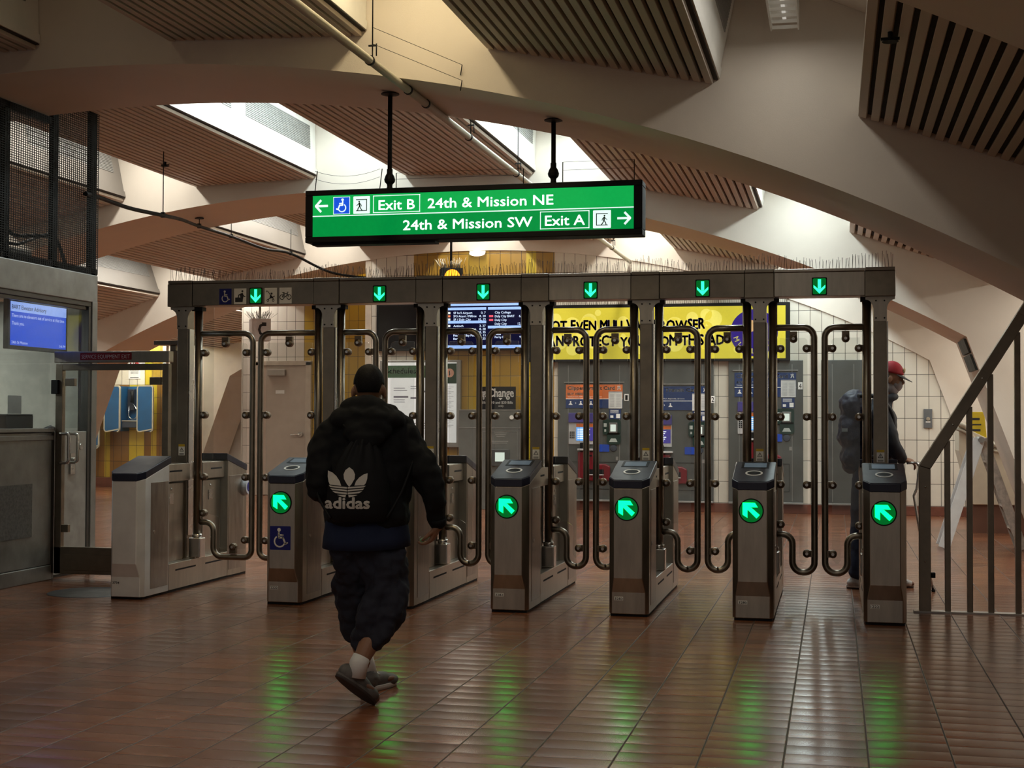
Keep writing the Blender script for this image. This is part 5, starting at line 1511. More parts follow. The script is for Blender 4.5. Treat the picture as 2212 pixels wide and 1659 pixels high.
# ================================================================== people
SKIN = M('brown_skin', (0.27, 0.138, 0.078), 0.5, var=0.1, scale=12)
SKIN2 = M('tan_skin', (0.36, 0.20, 0.13), 0.5, var=0.1, scale=12)
HAIR = M('black_hair', (0.005, 0.0045, 0.0045), 0.7, spec=0.2, var=0.3, scale=60, bump=0.5, bscale=220)
HOOD = M('black_sweatshirt', (0.0105, 0.0112, 0.0122), 0.9, spec=0.2, var=0.2, scale=20, bump=0.2, bscale=300)
SHIRT = M('navy_shirt', (0.018, 0.026, 0.058), 0.85, spec=0.2, var=0.15, scale=10)
SHORT = M('navy_shorts', (0.020, 0.021, 0.032), 0.85, spec=0.3, var=0.25, scale=7, bump=0.2, bscale=200)
SOCK = M('white_sock', (0.72, 0.71, 0.68), 0.8, var=0.06)
SHOEG = M('grey_shoe', (0.10, 0.09, 0.082), 0.6, var=0.3, scale=18)
SHOEB = M('brown_shoe_panel', (0.15, 0.065, 0.035), 0.6)
SOLE = M('dark_sole', (0.045, 0.034, 0.03), 0.6, var=0.3, scale=20)
SOLEW = M('white_sole', (0.66, 0.64, 0.6), 0.6, var=0.08)
BAGM = M('black_bag_nylon', (0.0065, 0.0070, 0.008), 0.65, var=0.2, scale=14, spec=0.22)
LOGO = M('cream_print', (0.62, 0.60, 0.54), 0.6, var=0.05)

def limb(mb, pts, rs_, n=14):
    mb.tube(smooth_path(pts, 4), [r for r in interp(rs_, 4)], n)
    mb.ell(pts[0], (rs_[0],) * 3, None, 12, 8)
    mb.ell(pts[-1], (rs_[-1],) * 3, None, 12, 8)
def interp(v, k):
    out = []
    for a, b in zip(v, v[1:]):
        out += [a + (b - a) * j / k for j in range(k)]
    return out + [v[-1]]
def frame3(fwd, up):
    f = Vector(fwd).normalized()
    r = f.cross(Vector(up)).normalized()
    u = r.cross(f)
    return Matrix((r, f, u)).transposed()           # columns: right, forward, up
def hand(mb, wrist, R, curl=0.5, s=1.0, mirror_=1, spread=0.022):
    """palm and five fingers; R columns are side, along the fingers, back of the hand"""
    w = Vector(wrist)
    P = lambda x, y, z: w + R @ Vector((x * mirror_ * s, y * s, z * s))
    for x in (-0.030, -0.010, 0.010, 0.030):
        mb.tube([P(x * 0.55, -0.01, 0), P(x * 0.9, 0.04, 0.002), P(x, 0.088, 0)], [0.0145 * s, 0.0150 * s, 0.0115 * s], 8)
    for i, (L, sp) in enumerate(((0.068, -1.5), (0.078, -0.5), (0.073, 0.5), (0.058, 1.5))):
        x = sp * spread
        p, a = P(x * 0.92, 0.085, 0), 0.15 + curl * 0.5
        pts = [p]
        yy, zz = 0.085, 0.0
        for k, q in enumerate((0.46, 0.30, 0.24)):
            a += curl * (0.75 if k else 0.2)
            yy += cos(a) * L * q
            zz -= sin(a) * L * q
            pts.append(P(x, yy, zz))
        mb.tube(pts, [0.0095 * s, 0.009 * s, 0.0085 * s, 0.007 * s], 8)
        mb.ell(tuple(pts[-1]), (0.0072 * s,) * 3, None, 8, 6)
    t = [P(-0.026, 0.018, -0.004), P(-0.052, 0.048, -0.014), P(-0.056, 0.078, -0.026), P(-0.048, 0.100, -0.036)]
    mb.tube(t, [0.014 * s, 0.012 * s, 0.0105 * s, 0.0085 * s], 8)
    mb.ell(tuple(t[-1]), (0.0085 * s,) * 3, None, 8, 6)
def head_shape(mb, c, R, s=1.0):
    """skull, face, nose, lips, ears; R columns: right, forward, up"""
    c = Vector(c)
    P = lambda x, y, z: tuple(c + R @ Vector((x * s, y * s, z * s)))
    mb.ell(P(0, -0.012, 0.022), (0.077 * s, 0.096 * s, 0.098 * s), R, 20, 14)
    mb.ell(P(0, 0.022, -0.045), (0.060 * s, 0.070 * s, 0.072 * s), R, 16, 12)
    mb.ell(P(0, 0.052, -0.085), (0.036 * s, 0.036 * s, 0.030 * s), R, 12, 8)
    mb.tube([P(0, 0.083, 0.012), P(0, 0.098, -0.012), P(0, 0.108, -0.032)], [0.010 * s, 0.013 * s, 0.016 * s], 8)
    mb.ell(P(0, 0.100, -0.036), (0.018 * s, 0.014 * s, 0.011 * s), R, 10, 6)
    mb.ell(P(0, 0.085, -0.062), (0.024 * s, 0.013 * s, 0.007 * s), R, 10, 6)
    mb.ell(P(0, 0.083, -0.073), (0.020 * s, 0.013 * s, 0.008 * s), R, 10, 6)
    mb.ell(P(0, 0.080, 0.022), (0.055 * s, 0.016 * s, 0.012 * s), R, 12, 6)
    for q in (-1, 1):
        mb.ell(P(q * 0.081, -0.008, -0.022), (0.010 * s, 0.021 * s, 0.034 * s), R @ Matrix.Rotation(q * 0.35, 3, 'Z'), 10, 8)
        mb.ell(P(q * 0.031, 0.072, 0.004), (0.016 * s, 0.015 * s, 0.011 * s), R, 10, 6)
        mb.ell(P(q * 0.045, 0.058, -0.03), (0.02 * s, 0.02 * s, 0.02 * s), R, 8, 6)
    return P
def eyes(T, c, R, s, body):
    c = Vector(c)
    for q in (-1, 1):
        e = MB().ell(tuple(c + R @ Vector((q * 0.031 * s, 0.083 * s, 0.006 * s))), (0.0095 * s, 0.006 * s, 0.006 * s), R, 10, 6)
        T.part('eye', e, M('eye_white', (0.6, 0.58, 0.55), 0.3), body)
        e = MB().ell(tuple(c + R @ Vector((q * 0.031 * s, 0.088 * s, 0.006 * s))), (0.0045 * s, 0.003 * s, 0.0045 * s), R, 8, 6)
        T.part('iris', e, M('iris_dark', (0.02, 0.012, 0.008), 0.3), body)

def shoe(T, heel, toe, up, ups, uppm, sols, solm, w=0.048, ankle=None):
    """trainer between heel and toe points at sole level"""
    heel, toe = Vector(heel), Vector(toe)
    L = (toe - heel).length
    R = frame3(toe - heel, up)
    P = lambda x, y, z: tuple(heel + R @ Vector((x, y, z)))
    sh = MB()
    sh.ell(P(0, 0.06, 0.05), (w * 0.82, 0.068, 0.052), R, 14, 10)
    sh.ell(P(0, L * 0.5, 0.045), (w * 0.85, L * 0.34, 0.046), R, 14, 10)
    sh.ell(P(0.004, L * 0.78, 0.034), (w * 0.98, L * 0.235, 0.036), R, 14, 10)
    if ankle is not None:
        d = Vector(ankle) - Vector(P(0, 0.065, 0.06))
        sh.tube([P(0, 0.065, 0.05), tuple(Vector(P(0, 0.065, 0.06)) + d * 0.55)], [0.052, 0.046], 14)
    u = organic('shoe', sh, uppm, T.o, T.loc, 0.007, 4)
    out = []
    for k in range(28):
        a = 2 * pi * k / 28
        y = L * 0.5 + (L * 0.5 + 0.008) * sin(a)
        ww = w * (0.86 + 0.16 * sin(a) - 0.10 * max(0, sin(a)) ** 4)
        out.append((ww * cos(a), y))
    so = MB().loft([[P(x, y, z) for x, y in out] for z in (-0.002, 0.014, 0.026)], True, True, True)
    T.part('sole', so, solm, u)
    st = MB().loft([[P(x * 1.03, (y - L / 2) * 1.015 + L / 2, z) for x, y in out] for z in (0.012, 0.024)], True, True, False)
    T.part('midsole', st, sols, u)
    pn = MB()
    for q in (-1, 1):
        pn.ell(P(q * w * 0.62, L * 0.72, 0.045), (0.02, 0.05, 0.016), R, 8, 6)
    pn.ell(P(0, L * 0.93, 0.030), (w * 0.66, 0.035, 0.024), R, 10, 6)
    T.part('brown_panel', pn, SHOEB, u)
    lc = MB()
    for k in range(4):
        y = L * (0.40 + 0.07 * k)
        z = 0.092 - 0.0075 * k
        lc.tube([P(-0.026, y, z - 0.012), P(0, y + 0.006, z), P(0.026, y, z - 0.012)], 0.004, 6)
    T.part('laces', lc, SOLEW, u)
    return u

# ---------------------------------------------------------------- the person walking to the gates
pl_ = (-2.45, 7.25, 0.0)
PM = Thing('person', 'person in black hoodie, navy shorts and white socks walking towards the gates', 'person', pl_)
TURN = radians(18.5)
PM.o.rotation_euler.z = TURN
def U(*ps):
    """place a standing point in the turned figure's own axes"""
    out = []
    for x, y, z in ps:
        dx, dy = x + 2.45, y - 7.25
        out.append((-2.45 + dx * cos(TURN) + dy * sin(TURN), 7.25 - dx * sin(TURN) + dy * cos(TURN), z))
    return out if len(out) > 1 else out[0]
HC = (-2.436, 7.285, 1.662)
HR = frame3((0.04, 1, -0.06), (0, 0, 1))
b = MB()
head_shape(b, HC, HR, 1.03)
b.tube([(-2.445, 7.25, 1.40), (-2.442, 7.25, 1.50), (-2.438, 7.262, 1.60)], [0.085, 0.066, 0.064], 16)
b.ell((-2.45, 7.25, 1.28), (0.20, 0.12, 0.20)).ell((-2.45, 7.25, 1.08), (0.18, 0.12, 0.16)).ell((-2.45, 7.25, 0.93), (0.19, 0.135, 0.13))
b.tube([(-2.66, 7.25, 1.415), (-2.45, 7.25, 1.45), (-2.22, 7.25, 1.425)], [0.06, 0.075, 0.06], 12)
# arms
limb(b, [(-2.655, 7.25, 1.41), (-2.705, 7.20, 1.14), (-2.60, 7.44, 1.08)], [0.056, 0.045, 0.030])
limb(b, [(-2.225, 7.25, 1.42), (-2.105, 7.19, 1.165), (-2.062, 7.255, 0.925)], [0.056, 0.045, 0.029])
hand(b, (-2.60, 7.44, 1.08), frame3((0.25, 1, 0.1), (0, 0.0, 1)), 0.55, 1.0, 1)
HRt = Matrix((Vector((0.35, 0.90, -0.25)).normalized(), Vector((-0.30, 0.12, -0.95)).normalized(), Vector((0.85, -0.40, -0.35)).normalized())).transposed()
fwd = Vector((-0.42, 0.10, -0.90)).normalized()
bk_ = Vector((0.88, -0.25, -0.40))
bk_ = (bk_ - fwd * bk_.dot(fwd)).normalized()
HRt = Matrix((fwd.cross(bk_), fwd, bk_)).transposed()
hand(b, (-2.062, 7.258, 0.922), HRt, 0.62, 0.98, -1)
# legs: right leg trailing with the heel up, left leg planted ahead
limb(b, [(-2.36, 7.25, 0.90)] + U((-2.335, 7.20, 0.47), (-2.375, 7.10, 0.33), (-2.415, 7.045, 0.215)), [0.085, 0.058, 0.056, 0.036])
limb(b, [(-2.54, 7.27, 0.90)] + U((-2.555, 7.40, 0.48), (-2.553, 7.42, 0.34), (-2.522, 7.52, 0.10)), [0.085, 0.057, 0.055, 0.036])
b.ell(U((-2.43, 7.06, 0.13)), (0.036, 0.07, 0.036), frame3((0.5, 0.65, -0.7), (0, 0.5, 0.8)))
b.ell(U((-2.505, 7.60, 0.05)), (0.036, 0.10, 0.032))
body = organic('body', b, SKIN, PM.o, pl_, 0.0048, 5)
eyes(PM, HC, HR, 1.03, body)
# hair: close-cropped cap, faded at the nape
h = MB()
hc = Vector(HC)
n, m = 36, 16
rings = []
for i in range(m + 1):
    rr = []
    for j in range(n):
        a = 2 * pi * j / n
        fy, fx = sin(a), cos(a)                    # fy > 0 is the forehead side
        low = radians(-27 if fy < 0 else -27 + 55 * fy)
        if abs(fx) > 0.86:
            low = max(low, radians(0))
        t = radians(89.5) + (low - radians(89.5)) * i / m
        k = 1.0 + 0.012 * sin(7 * a) * sin(5 * t)
        rr.append(tuple(hc + HR @ Vector((0.0835 * cos(t) * fx * k, -0.0125 + 0.106 * cos(t) * fy * k, 0.022 + 0.110 * sin(t) * k))))
    rings.append(rr)
inner = [[tuple(hc + (Vector(p) - hc) * 0.93) for p in r] for r in rings]
h.loft(rings + inner[::-1], False, True, True)
PM.part('hair', h, HAIR, body)
# hoodie
g = MB()
g.ell((-2.445, 7.25, 1.36), (0.225, 0.150, 0.155)).ell((-2.44, 7.25, 1.20), (0.232, 0.160, 0.20)).ell((-2.44, 7.25, 1.06), (0.238, 0.172, 0.14))
g.tube([(-2.44, 7.25, 0.935), (-2.44, 7.25, 1.06), (-2.445, 7.25, 1.30)], [0.16, 0.18, 0.17], 20)
rings = []
for z, rx, ry in ((0.925, 0.205, 0.150), (0.945, 0.222, 0.160), (0.985, 0.240, 0.175), (1.06, 0.240, 0.175), (1.2, 0.228, 0.160), (1.36, 0.222, 0.145), (1.44, 0.17, 0.11)):
    rings.append([(-2.442 + rx * cos(2 * pi * j / 28), 7.25 + ry * sin(2 * pi * j / 28), z) for j in range(28)])
g.loft(rings)
g.tube([(-2.64, 7.25, 1.40), (-2.53, 7.25, 1.475), (-2.36, 7.25, 1.48), (-2.24, 7.25, 1.41)], [0.088, 0.085, 0.085, 0.088], 14)
limb(g, [(-2.625, 7.25, 1.385), (-2.688, 7.22, 1.25), (-2.698, 7.20, 1.135), (-2.64, 7.34, 1.09), (-2.605, 7.425, 1.08)], [0.098, 0.082, 0.078, 0.064, 0.050])
limb(g, [(-2.245, 7.25, 1.395), (-2.165, 7.21, 1.27), (-2.108, 7.19, 1.16), (-2.078, 7.215, 1.04), (-2.062, 7.245, 0.958)], [0.098, 0.086, 0.080, 0.070, 0.052])
# hood: a roll round the neck falling down the back
roll = [(-2.435 + 0.112 * cos(a), 7.245 + 0.095 * sin(a), 1.536 - 0.02 * sin(a)) for a in (2 * pi * k / 20 for k in range(21))]
g.tube(roll, 0.046, 12)
roll = [(-2.437 + 0.150 * cos(a), 7.215 + 0.105 * sin(a), 1.490 - 0.015 * sin(a)) for a in (2 * pi * k / 20 for k in range(21))]
g.tube(roll, 0.05, 12)
g.ell((-2.445, 7.115, 1.44), (0.135, 0.062, 0.085), Matrix.Rotation(0.35, 3, 'X'))
g.ell((-2.445, 7.09, 1.405), (0.095, 0.045, 0.07))
hood = organic('hoodie', g, HOOD, PM.o, pl_, 0.0095, 2, 0.075, 0.15)
cu = MB().tube([(-2.065, 7.24, 0.968), (-2.062, 7.25, 0.938)], [0.048, 0.043], 16)
PM.part('cuff', cu, HOOD, hood)
# shirt tail
rings = []
for z, rx, ry in ((1.0, 0.215, 0.15), (0.93, 0.222, 0.158), (0.87, 0.232, 0.165), (0.818, 0.236, 0.168)):
    rings.append([(-2.448 + rx * cos(a) * (1 + 0.02 * sin(5 * a + z * 9)), 7.25 + ry * sin(a) * (1 + 0.03 * sin(7 * a)), z + 0.012 * sin(a * 1.0 + 0.4)) for a in (2 * pi * j / 40 for j in range(40))])
PM.part('shirt', MB().loft(rings, True, True, True), SHIRT)
# baggy shorts past the knee
s_ = MB()
s_.ell((-2.45, 7.25, 0.84), (0.205, 0.150, 0.15))
limb(s_, [(-2.365, 7.245, 0.80)] + U((-2.325, 7.22, 0.60), (-2.335, 7.18, 0.47), (-2.392, 7.14, 0.355)), [0.118, 0.118, 0.122, 0.098], 18)
limb(s_, [(-2.53, 7.26, 0.80)] + U((-2.535, 7.33, 0.60), (-2.53, 7.36, 0.47), (-2.515, 7.37, 0.375)), [0.118, 0.116, 0.112, 0.094], 18)
PM_sh = organic('shorts', s_, SHORT, PM.o, pl_, 0.0095, 2, 0.10, 0.12)
# socks
PM.part('sock', MB().tube(U((-2.402, 7.06, 0.262), (-2.412, 7.047, 0.235), (-2.425, 7.04, 0.16)), [0.047, 0.050, 0.050], 16), SOCK)
PM.part('sock', MB().tube(U((-2.532, 7.49, 0.20), (-2.525, 7.51, 0.14), (-2.515, 7.53, 0.07)), [0.044, 0.045, 0.046], 16), SOCK)
shoe(PM, U((-2.506, 6.968, 0.172)), U((-2.358, 7.125, 0.006)), (0.48, 0.49, 0.72), None, SHOEG, SHOEG, SOLE, 0.056, U((-2.415, 7.045, 0.21)))
shoe(PM, U((-2.520, 7.43, 0.004)), U((-2.430, 7.715, 0.004)), (0, 0, 1), None, SHOEG, SOLEW, SOLEW, 0.053, U((-2.522, 7.52, 0.12)))

# drawstring bag on the back
BGL = [(1.405, 0.040, 0.028, -2.462), (1.385, 0.062, 0.040, -2.465), (1.33, 0.095, 0.052, -2.472), (1.25, 0.132, 0.064, -2.482), (1.15, 0.160, 0.074, -2.487), (1.06, 0.166, 0.076, -2.487), (1.0, 0.160, 0.066, -2.485), (0.965, 0.140, 0.046, -2.484), (0.952, 0.10, 0.025, -2.484)]
BGY = 7.085
def bag_at(z):
    for a, b in zip(BGL, BGL[1:]):
        if b[0] <= z <= a[0]:
            t = (a[0] - z) / (a[0] - b[0])
            return tuple(p + (q - p) * t for p, q in zip(a, b))
    return BGL[0] if z > BGL[0][0] else BGL[-1]
def bag_y(x, z):
    _, rx, ry, xc = bag_at(z)
    d = max(-0.97, min(0.97, (x - xc) / rx))
    return BGY - ry * sqrt(1 - d * d)
bag = Thing('drawstring_bag', 'black drawstring bag with white three-leaf logo on the walking person\'s back', 'bag', (-2.45, 7.25, 0.95))
bag.o.rotation_euler.z = TURN
bb = MB()
rings = []
for k in range(41):
    z = BGL[0][0] + (BGL[-1][0] - BGL[0][0]) * k / 40
    _, rx, ry, xc = bag_at(z)
    pl = 0.16 * max(0.0, (z - 1.22) / 0.18) + 0.008
    rings.append([(xc + rx * cos(a) * (1 + pl * 0.5 * sin(11 * a)), BGY + ry * sin(a) * (1 + pl * sin(11 * a + 0.6)), z) for a in (2 * pi * j / 66 for j in range(66))])
bb.loft(rings)
bo_ = bag.part('sack', bb, BAGM)
for q, pts in ((-1, [(-2.50, 7.075, 1.395), (-2.555, 7.10, 1.455), (-2.60, 7.20, 1.50)]), (1, [(-2.43, 7.075, 1.395), (-2.36, 7.10, 1.46), (-2.30, 7.20, 1.50)]), (-1, [(-2.63, 7.06, 0.98), (-2.70, 7.14, 1.10), (-2.715, 7.22, 1.25)]), (1, [(-2.34, 7.06, 0.98), (-2.26, 7.10, 1.12), (-2.20, 7.14, 1.28)])):
    bag.part('cord', MB().tube(smooth_path(pts, 5), 0.0075, 8), BAGM, bo_)
def wrap(mb_src, lift=0.005):
    """press a flat (x, z) shape onto the bag"""
    bm = bmesh.new()
    vs_ = [bm.verts.new((x, 0, z)) for x, y, z in mb_src.v]
    for f in mb_src.f:
        try:
            bm.faces.new([vs_[i] for i in f])
        except ValueError:
            pass
    bmesh.ops.triangulate(bm, faces=bm.faces[:])
    for _ in range(2):
        ed = [e for e in bm.edges if e.calc_length() > 0.012]
        if ed:
            bmesh.ops.subdivide_edges(bm, edges=ed, cuts=1)
            bmesh.ops.triangulate(bm, faces=bm.faces[:])
    out = MB()
    bm.verts.index_update()
    out.add([(v.co.x, bag_y(v.co.x, v.co.z) - lift, v.co.z) for v in bm.verts], [tuple(v.index for v in f.verts) for f in bm.faces])
    bm.free()
    return out
LX, LZ = -2.545, 1.172
def leafs(pts):
    return [(LX + x * 0.103, LZ + z * 0.078) for x, z in pts]
mid = [(0.0, 0.98), (0.17, 0.78), (0.25, 0.5), (0.23, 0.2), (0.10, -0.15), (0.0, -0.32), (-0.10, -0.15), (-0.23, 0.2), (-0.25, 0.5), (-0.17, 0.78)]
mid = [(x * 1.15 + 0.10, z) for x, z in mid]
lft = [(-0.98, 0.74), (-0.99, 0.35), (-0.95, 0.0), (-0.88, -0.20), (-0.30, -0.26), (-0.38, 0.05), (-0.55, 0.38), (-0.75, 0.60)]
rgt = [(1.02, 0.58), (1.0, 0.2), (0.93, -0.08), (0.84, -0.22), (0.36, -0.24), (0.44, 0.05), (0.60, 0.30), (0.82, 0.50)]
flat = MB()
def addp(poly):
    flat.add([(x, 0, z) for x, z in leafs(poly)], [tuple(range(len(poly)))])
addp(mid); addp(lft); addp(rgt)
for z0, z1 in ((-0.42, -0.31), (-0.60, -0.49), (-0.80, -0.67)):
    def half(z):
        return sqrt(max(0.02, 1 - ((z + 0.0) / 1.06) ** 2)) * (0.97)
    for s0 in (-1, 1):
        a0, a1 = half(z0), half(z1)
        addp([(0.02 * s0, z0 - 0.03), (s0 * a0 * 0.95, z0 + 0.06), (s0 * a1, z1 + 0.06), (0.02 * s0, z1 - 0.03)])
addp([(-0.50, -0.86), (-0.06, -0.86), (-0.08, -1.02), (-0.25, -0.98)])
addp([(0.06, -0.86), (0.52, -0.86), (0.28, -0.98), (0.08, -1.02)])
bag.part('logo', wrap(flat), LOGO, bo_, label='white three-leaf logo with stripes')
tx_ = text(MB(), 'adidas', ((0, 0, 0), (1, 0, 0), (0, 0, 1)), -2.658, -2.430, 1.035, 0.060, 0, bold=0.035)
bag.part('lettering', wrap(tx_), LOGO, bo_)
# the card in the right hand
card = MB().add([(-2.160, 7.262, 0.846), (-2.150, 7.275, 0.832), (-2.088, 7.285, 0.872), (-2.098, 7.272, 0.888), (-2.160, 7.270, 0.850), (-2.150, 7.283, 0.836), (-2.088, 7.293, 0.876), (-2.098, 7.280, 0.892)],
                [(0, 1, 2, 3), (4, 5, 6, 7), (0, 1, 5, 4), (1, 2, 6, 5), (2, 3, 7, 6), (3, 0, 4, 7)])
single('transit_card', card, M('card_pale_green', (0.33, 0.62, 0.36), 0.3), 'pale green card held in the walking person\'s right hand', 'card', loc=(-2.45, 7.25, 0.86)).rotation_euler.z = TURN

# ---------------------------------------------------------------- the person in the red cap beyond the gates
q_ = (0.40, 13.1, 0.0)
P2 = Thing('person', 'person in red cap and dark jacket behind the rightmost console', 'person', q_)
H2 = (0.500, 13.10, 1.885)
HR2 = frame3((1, -0.12, -0.22), (0, 0, 1))
JKT = M('dark_jacket', (0.020, 0.024, 0.034), 0.75, var=0.25, scale=10)
JEAN = M('dark_jeans', (0.016, 0.024, 0.055), 0.8, var=0.25, scale=8)
REDC = M('red_cap_cloth', (0.38, 0.018, 0.03), 0.7, var=0.12, scale=12)
BRIM = M('dark_brim', (0.05, 0.055, 0.06), 0.6)
MASK = M('grey_mask', (0.33, 0.31, 0.33), 0.8, var=0.1)
b = MB()
head_shape(b, H2, HR2, 1.0)
b.tube([(0.42, 13.1, 1.60), (0.45, 13.1, 1.72), (0.48, 13.1, 1.80)], [0.08, 0.062, 0.06], 14)
b.ell((0.38, 13.1, 1.45), (0.14, 0.20, 0.22)).ell((0.36, 13.1, 1.22), (0.13, 0.18, 0.17)).ell((0.35, 13.1, 1.06), (0.135, 0.18, 0.13))
limb(b, [(0.40, 12.90, 1.56), (0.50, 12.84, 1.30), (0.585, 12.93, 1.155)], [0.055, 0.044, 0.03])
limb(b, [(0.40, 13.30, 1.56), (0.36, 13.38, 1.28), (0.48, 13.40, 1.08)], [0.055, 0.044, 0.03])
hand(b, (0.585, 12.93, 1.158), frame3((0.95, 0.05, -0.25), (0.1, -0.35, 1)), 0.78, 1.05, 1)
hand(b, (0.48, 13.40, 1.08), frame3((0.5, 0, -0.9), (0.9, 0.2, 0.4)), 0.4, 1.0, 1)
limb(b, [(0.29, 13.0, 1.02), (0.225, 13.0, 0.55), (0.185, 12.98, 0.12)], [0.085, 0.058, 0.038])
limb(b, [(0.35, 13.2, 1.02), (0.45, 13.2, 0.56), (0.47, 13.2, 0.11)], [0.085, 0.058, 0.038])
b.ell((0.22, 12.98, 0.05), (0.09, 0.036, 0.032)).ell((0.52, 13.2, 0.05), (0.09, 0.036, 0.032))
body2 = organic('body', b, SKIN2, P2.o, q_, 0.0055, 4)
eyes(P2, H2, HR2, 1.0, body2)
hc = Vector(H2)
def HP2(x, y, z):
    return tuple(hc + HR2 @ Vector((x, y, z)))
mk = MB().ell(HP2(0, 0.05, -0.06), (0.062, 0.058, 0.06), HR2, 14, 10).ell(HP2(0, 0.01, -0.10), (0.075, 0.075, 0.07), HR2, 14, 10)
P2.part('face_mask', mk, MASK, body2)
hr2 = MB().ell(HP2(0, -0.03, -0.005), (0.082, 0.075, 0.075), HR2, 14, 10)
P2.part('hair', hr2, M('grey_hair', (0.12, 0.11, 0.11), 0.7), body2)
cpm = MB()
rings = []
for i in range(11):
    t = radians(4 + 85.5 * i / 10)
    rings.append([HP2(0.088 * cos(t) * cos(a), -0.012 + 0.108 * cos(t) * sin(a), 0.032 + 0.118 * sin(t)) for a in (2 * pi * j / 28 for j in range(28))])
cpm.loft(rings)
cap_ = P2.part('cap', cpm, REDC, body2)
br_ = MB()
pts_t, pts_b = [], []
for k in range(13):
    a = radians(10 + 160 * k / 12)
    pts_t.append((cos(a), sin(a)))
vv = []
for dz in (0.0, -0.006):
    for x, y in pts_t:
        vv.append(HP2(0.086 * x, 0.03 + 0.06 * y, 0.036 + dz))
    for x, y in pts_t:
        vv.append(HP2(0.088 * x * (1 - 0.1 * y), 0.045 + 0.135 * y, 0.030 - 0.030 * y + dz))
n = 13
fs = []
for k in range(n - 1):
    fs += [(k, k + 1, n + k + 1, n + k), (2 * n + k, 2 * n + k + 1, 3 * n + k + 1, 3 * n + k), (n + k, n + k + 1, 3 * n + k + 1, 3 * n + k)]
br_.add(vv, fs, True)
P2.part('cap_brim', br_, BRIM, cap_)
em_ = text(MB(), '49', (HP2(-0.03, 0.085, 0.075), tuple(HR2.col[0] * -1), tuple(Vector((0, 0.0, 1)))), -0.03, 0.03, -0.02, 0.045, 0.012, bold=0.02)
lm = MB().ell(HP2(0.0, 0.088, 0.082), (0.028, 0.014, 0.026), HR2, 12, 8)
P2.part('cap_emblem', lm, M('emblem_gold', (0.5, 0.36, 0.2), 0.6), cap_)
g = MB()
g.ell((0.385, 13.1, 1.46), (0.165, 0.235, 0.22)).ell((0.37, 13.1, 1.22), (0.165, 0.22, 0.24)).ell((0.36, 13.1, 1.06), (0.165, 0.22, 0.12)).ell((0.41, 13.1, 1.63), (0.10, 0.16, 0.09))
limb(g, [(0.40, 12.90, 1.55), (0.49, 12.85, 1.30), (0.575, 12.92, 1.165)], [0.09, 0.075, 0.052])
limb(g, [(0.40, 13.30, 1.55), (0.36, 13.37, 1.28), (0.46, 13.39, 1.10)], [0.09, 0.075, 0.052])
g.tube([(0.44 + 0.085 * cos(a), 13.1 + 0.10 * sin(a), 1.69 + 0.02 * cos(a)) for a in (2 * pi * k / 16 for k in range(17))], 0.035, 10)
organic('jacket', g, JKT, P2.o, q_, 0.012, 3, 0.03, 0.12)
g = MB()
g.ell((0.32, 13.1, 1.02), (0.17, 0.20, 0.13))
limb(g, [(0.27, 13.0, 0.98), (0.215, 13.0, 0.55), (0.190, 12.98, 0.14)], [0.12, 0.090, 0.075])
limb(g, [(0.35, 13.2, 0.98), (0.44, 13.2, 0.55), (0.465, 13.2, 0.12)], [0.11, 0.082, 0.068])
organic('trousers', g, JEAN, P2.o, q_, 0.012, 3, 0.03, 0.12)
WSH = M('white_trainer', (0.52, 0.52, 0.52), 0.6, var=0.2, scale=25)
shoe(P2, (0.105, 12.98, 0.004), (0.39, 12.96, 0.004), (0, 0, 1), None, WSH, SOLEW, SOLE, 0.056, (0.185, 12.98, 0.14))
shoe(P2, (0.40, 13.2, 0.004), (0.68, 13.19, 0.004), (0, 0, 1), None, WSH, SOLEW, SOLE, 0.050, (0.47, 13.2, 0.13))
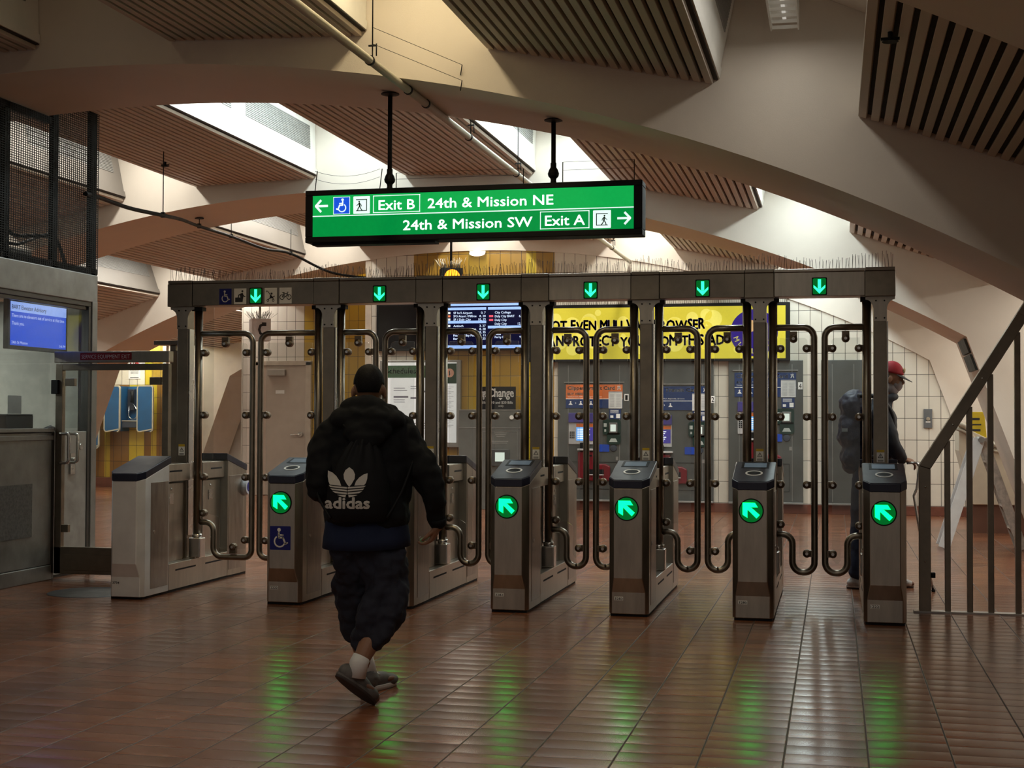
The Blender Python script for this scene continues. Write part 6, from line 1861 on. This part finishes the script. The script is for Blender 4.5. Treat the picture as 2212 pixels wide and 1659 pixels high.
bp2 = Thing('backpack', 'large dark blue backpack worn by the person in the red cap', 'backpack', (0.12, 13.1, 1.0))
NYL = M('navy_nylon', (0.018, 0.024, 0.058), 0.6, var=0.35, scale=9, bump=0.3, bscale=60)
NYB = M('black_nylon', (0.012, 0.013, 0.018), 0.6, var=0.35, scale=9)
g = MB()
g.ell((0.17, 13.08, 1.62), (0.13, 0.20, 0.16)).ell((0.15, 13.08, 1.40), (0.13, 0.20, 0.22)).ell((0.16, 13.08, 1.18), (0.12, 0.19, 0.16))
bpo = organic('main_sack', g, NYL, bp2.o, bp2.loc, 0.011, 3, 0.06, 0.10)
g = MB()
g.ell((0.015, 13.06, 1.45), (0.10, 0.17, 0.15)).ell((0.02, 13.06, 1.22), (0.085, 0.16, 0.17)).ell((0.06, 13.05, 1.06), (0.09, 0.16, 0.11)).ell((-0.03, 13.05, 1.53), (0.05, 0.13, 0.06))
organic('outer_pocket', g, NYB, bpo, (0, 0, 0), 0.011, 3, 0.05, 0.08).location = (0, 0, 0)
bp2.part('strap', MB().tube(smooth_path([(0.20, 12.93, 1.72), (0.38, 12.86, 1.70), (0.50, 12.88, 1.52), (0.44, 12.88, 1.25), (0.25, 12.93, 1.15)], 5), 0.02, 8), NYB)
bp2.part('buckle', MB().box(0.06, 0.11, 12.86, 12.875, 1.40, 1.43), M('buckle_pale', (0.45, 0.55, 0.62), 0.3), bpo)
cane = MB().tube(fillet([(0.615, 12.90, 1.125), (0.70, 12.90, 1.130), (0.725, 12.90, 1.10), (0.70, 12.90, 0.90), (0.675, 12.90, 0.84), (0.72, 12.90, 0.55), (0.84, 12.92, 0.0)], 0.03, 5), 0.011, 10)
cn = Thing('walking_cane', 'silver bent walking cane held by the person in the red cap', 'cane', (0.72, 12.9, 0))
cn.part('shaft', cane, M('cane_silver', (0.62, 0.64, 0.66), 0.25, 0.9))
cn.part('rubber_tip', MB().cyl((0.835, 12.919, 0.02), (0.843, 12.92, 0.0), 0.017, 10), BLACK)
for o in (P2.o, bp2.o, cn.o):
    o.location.y += 0.08
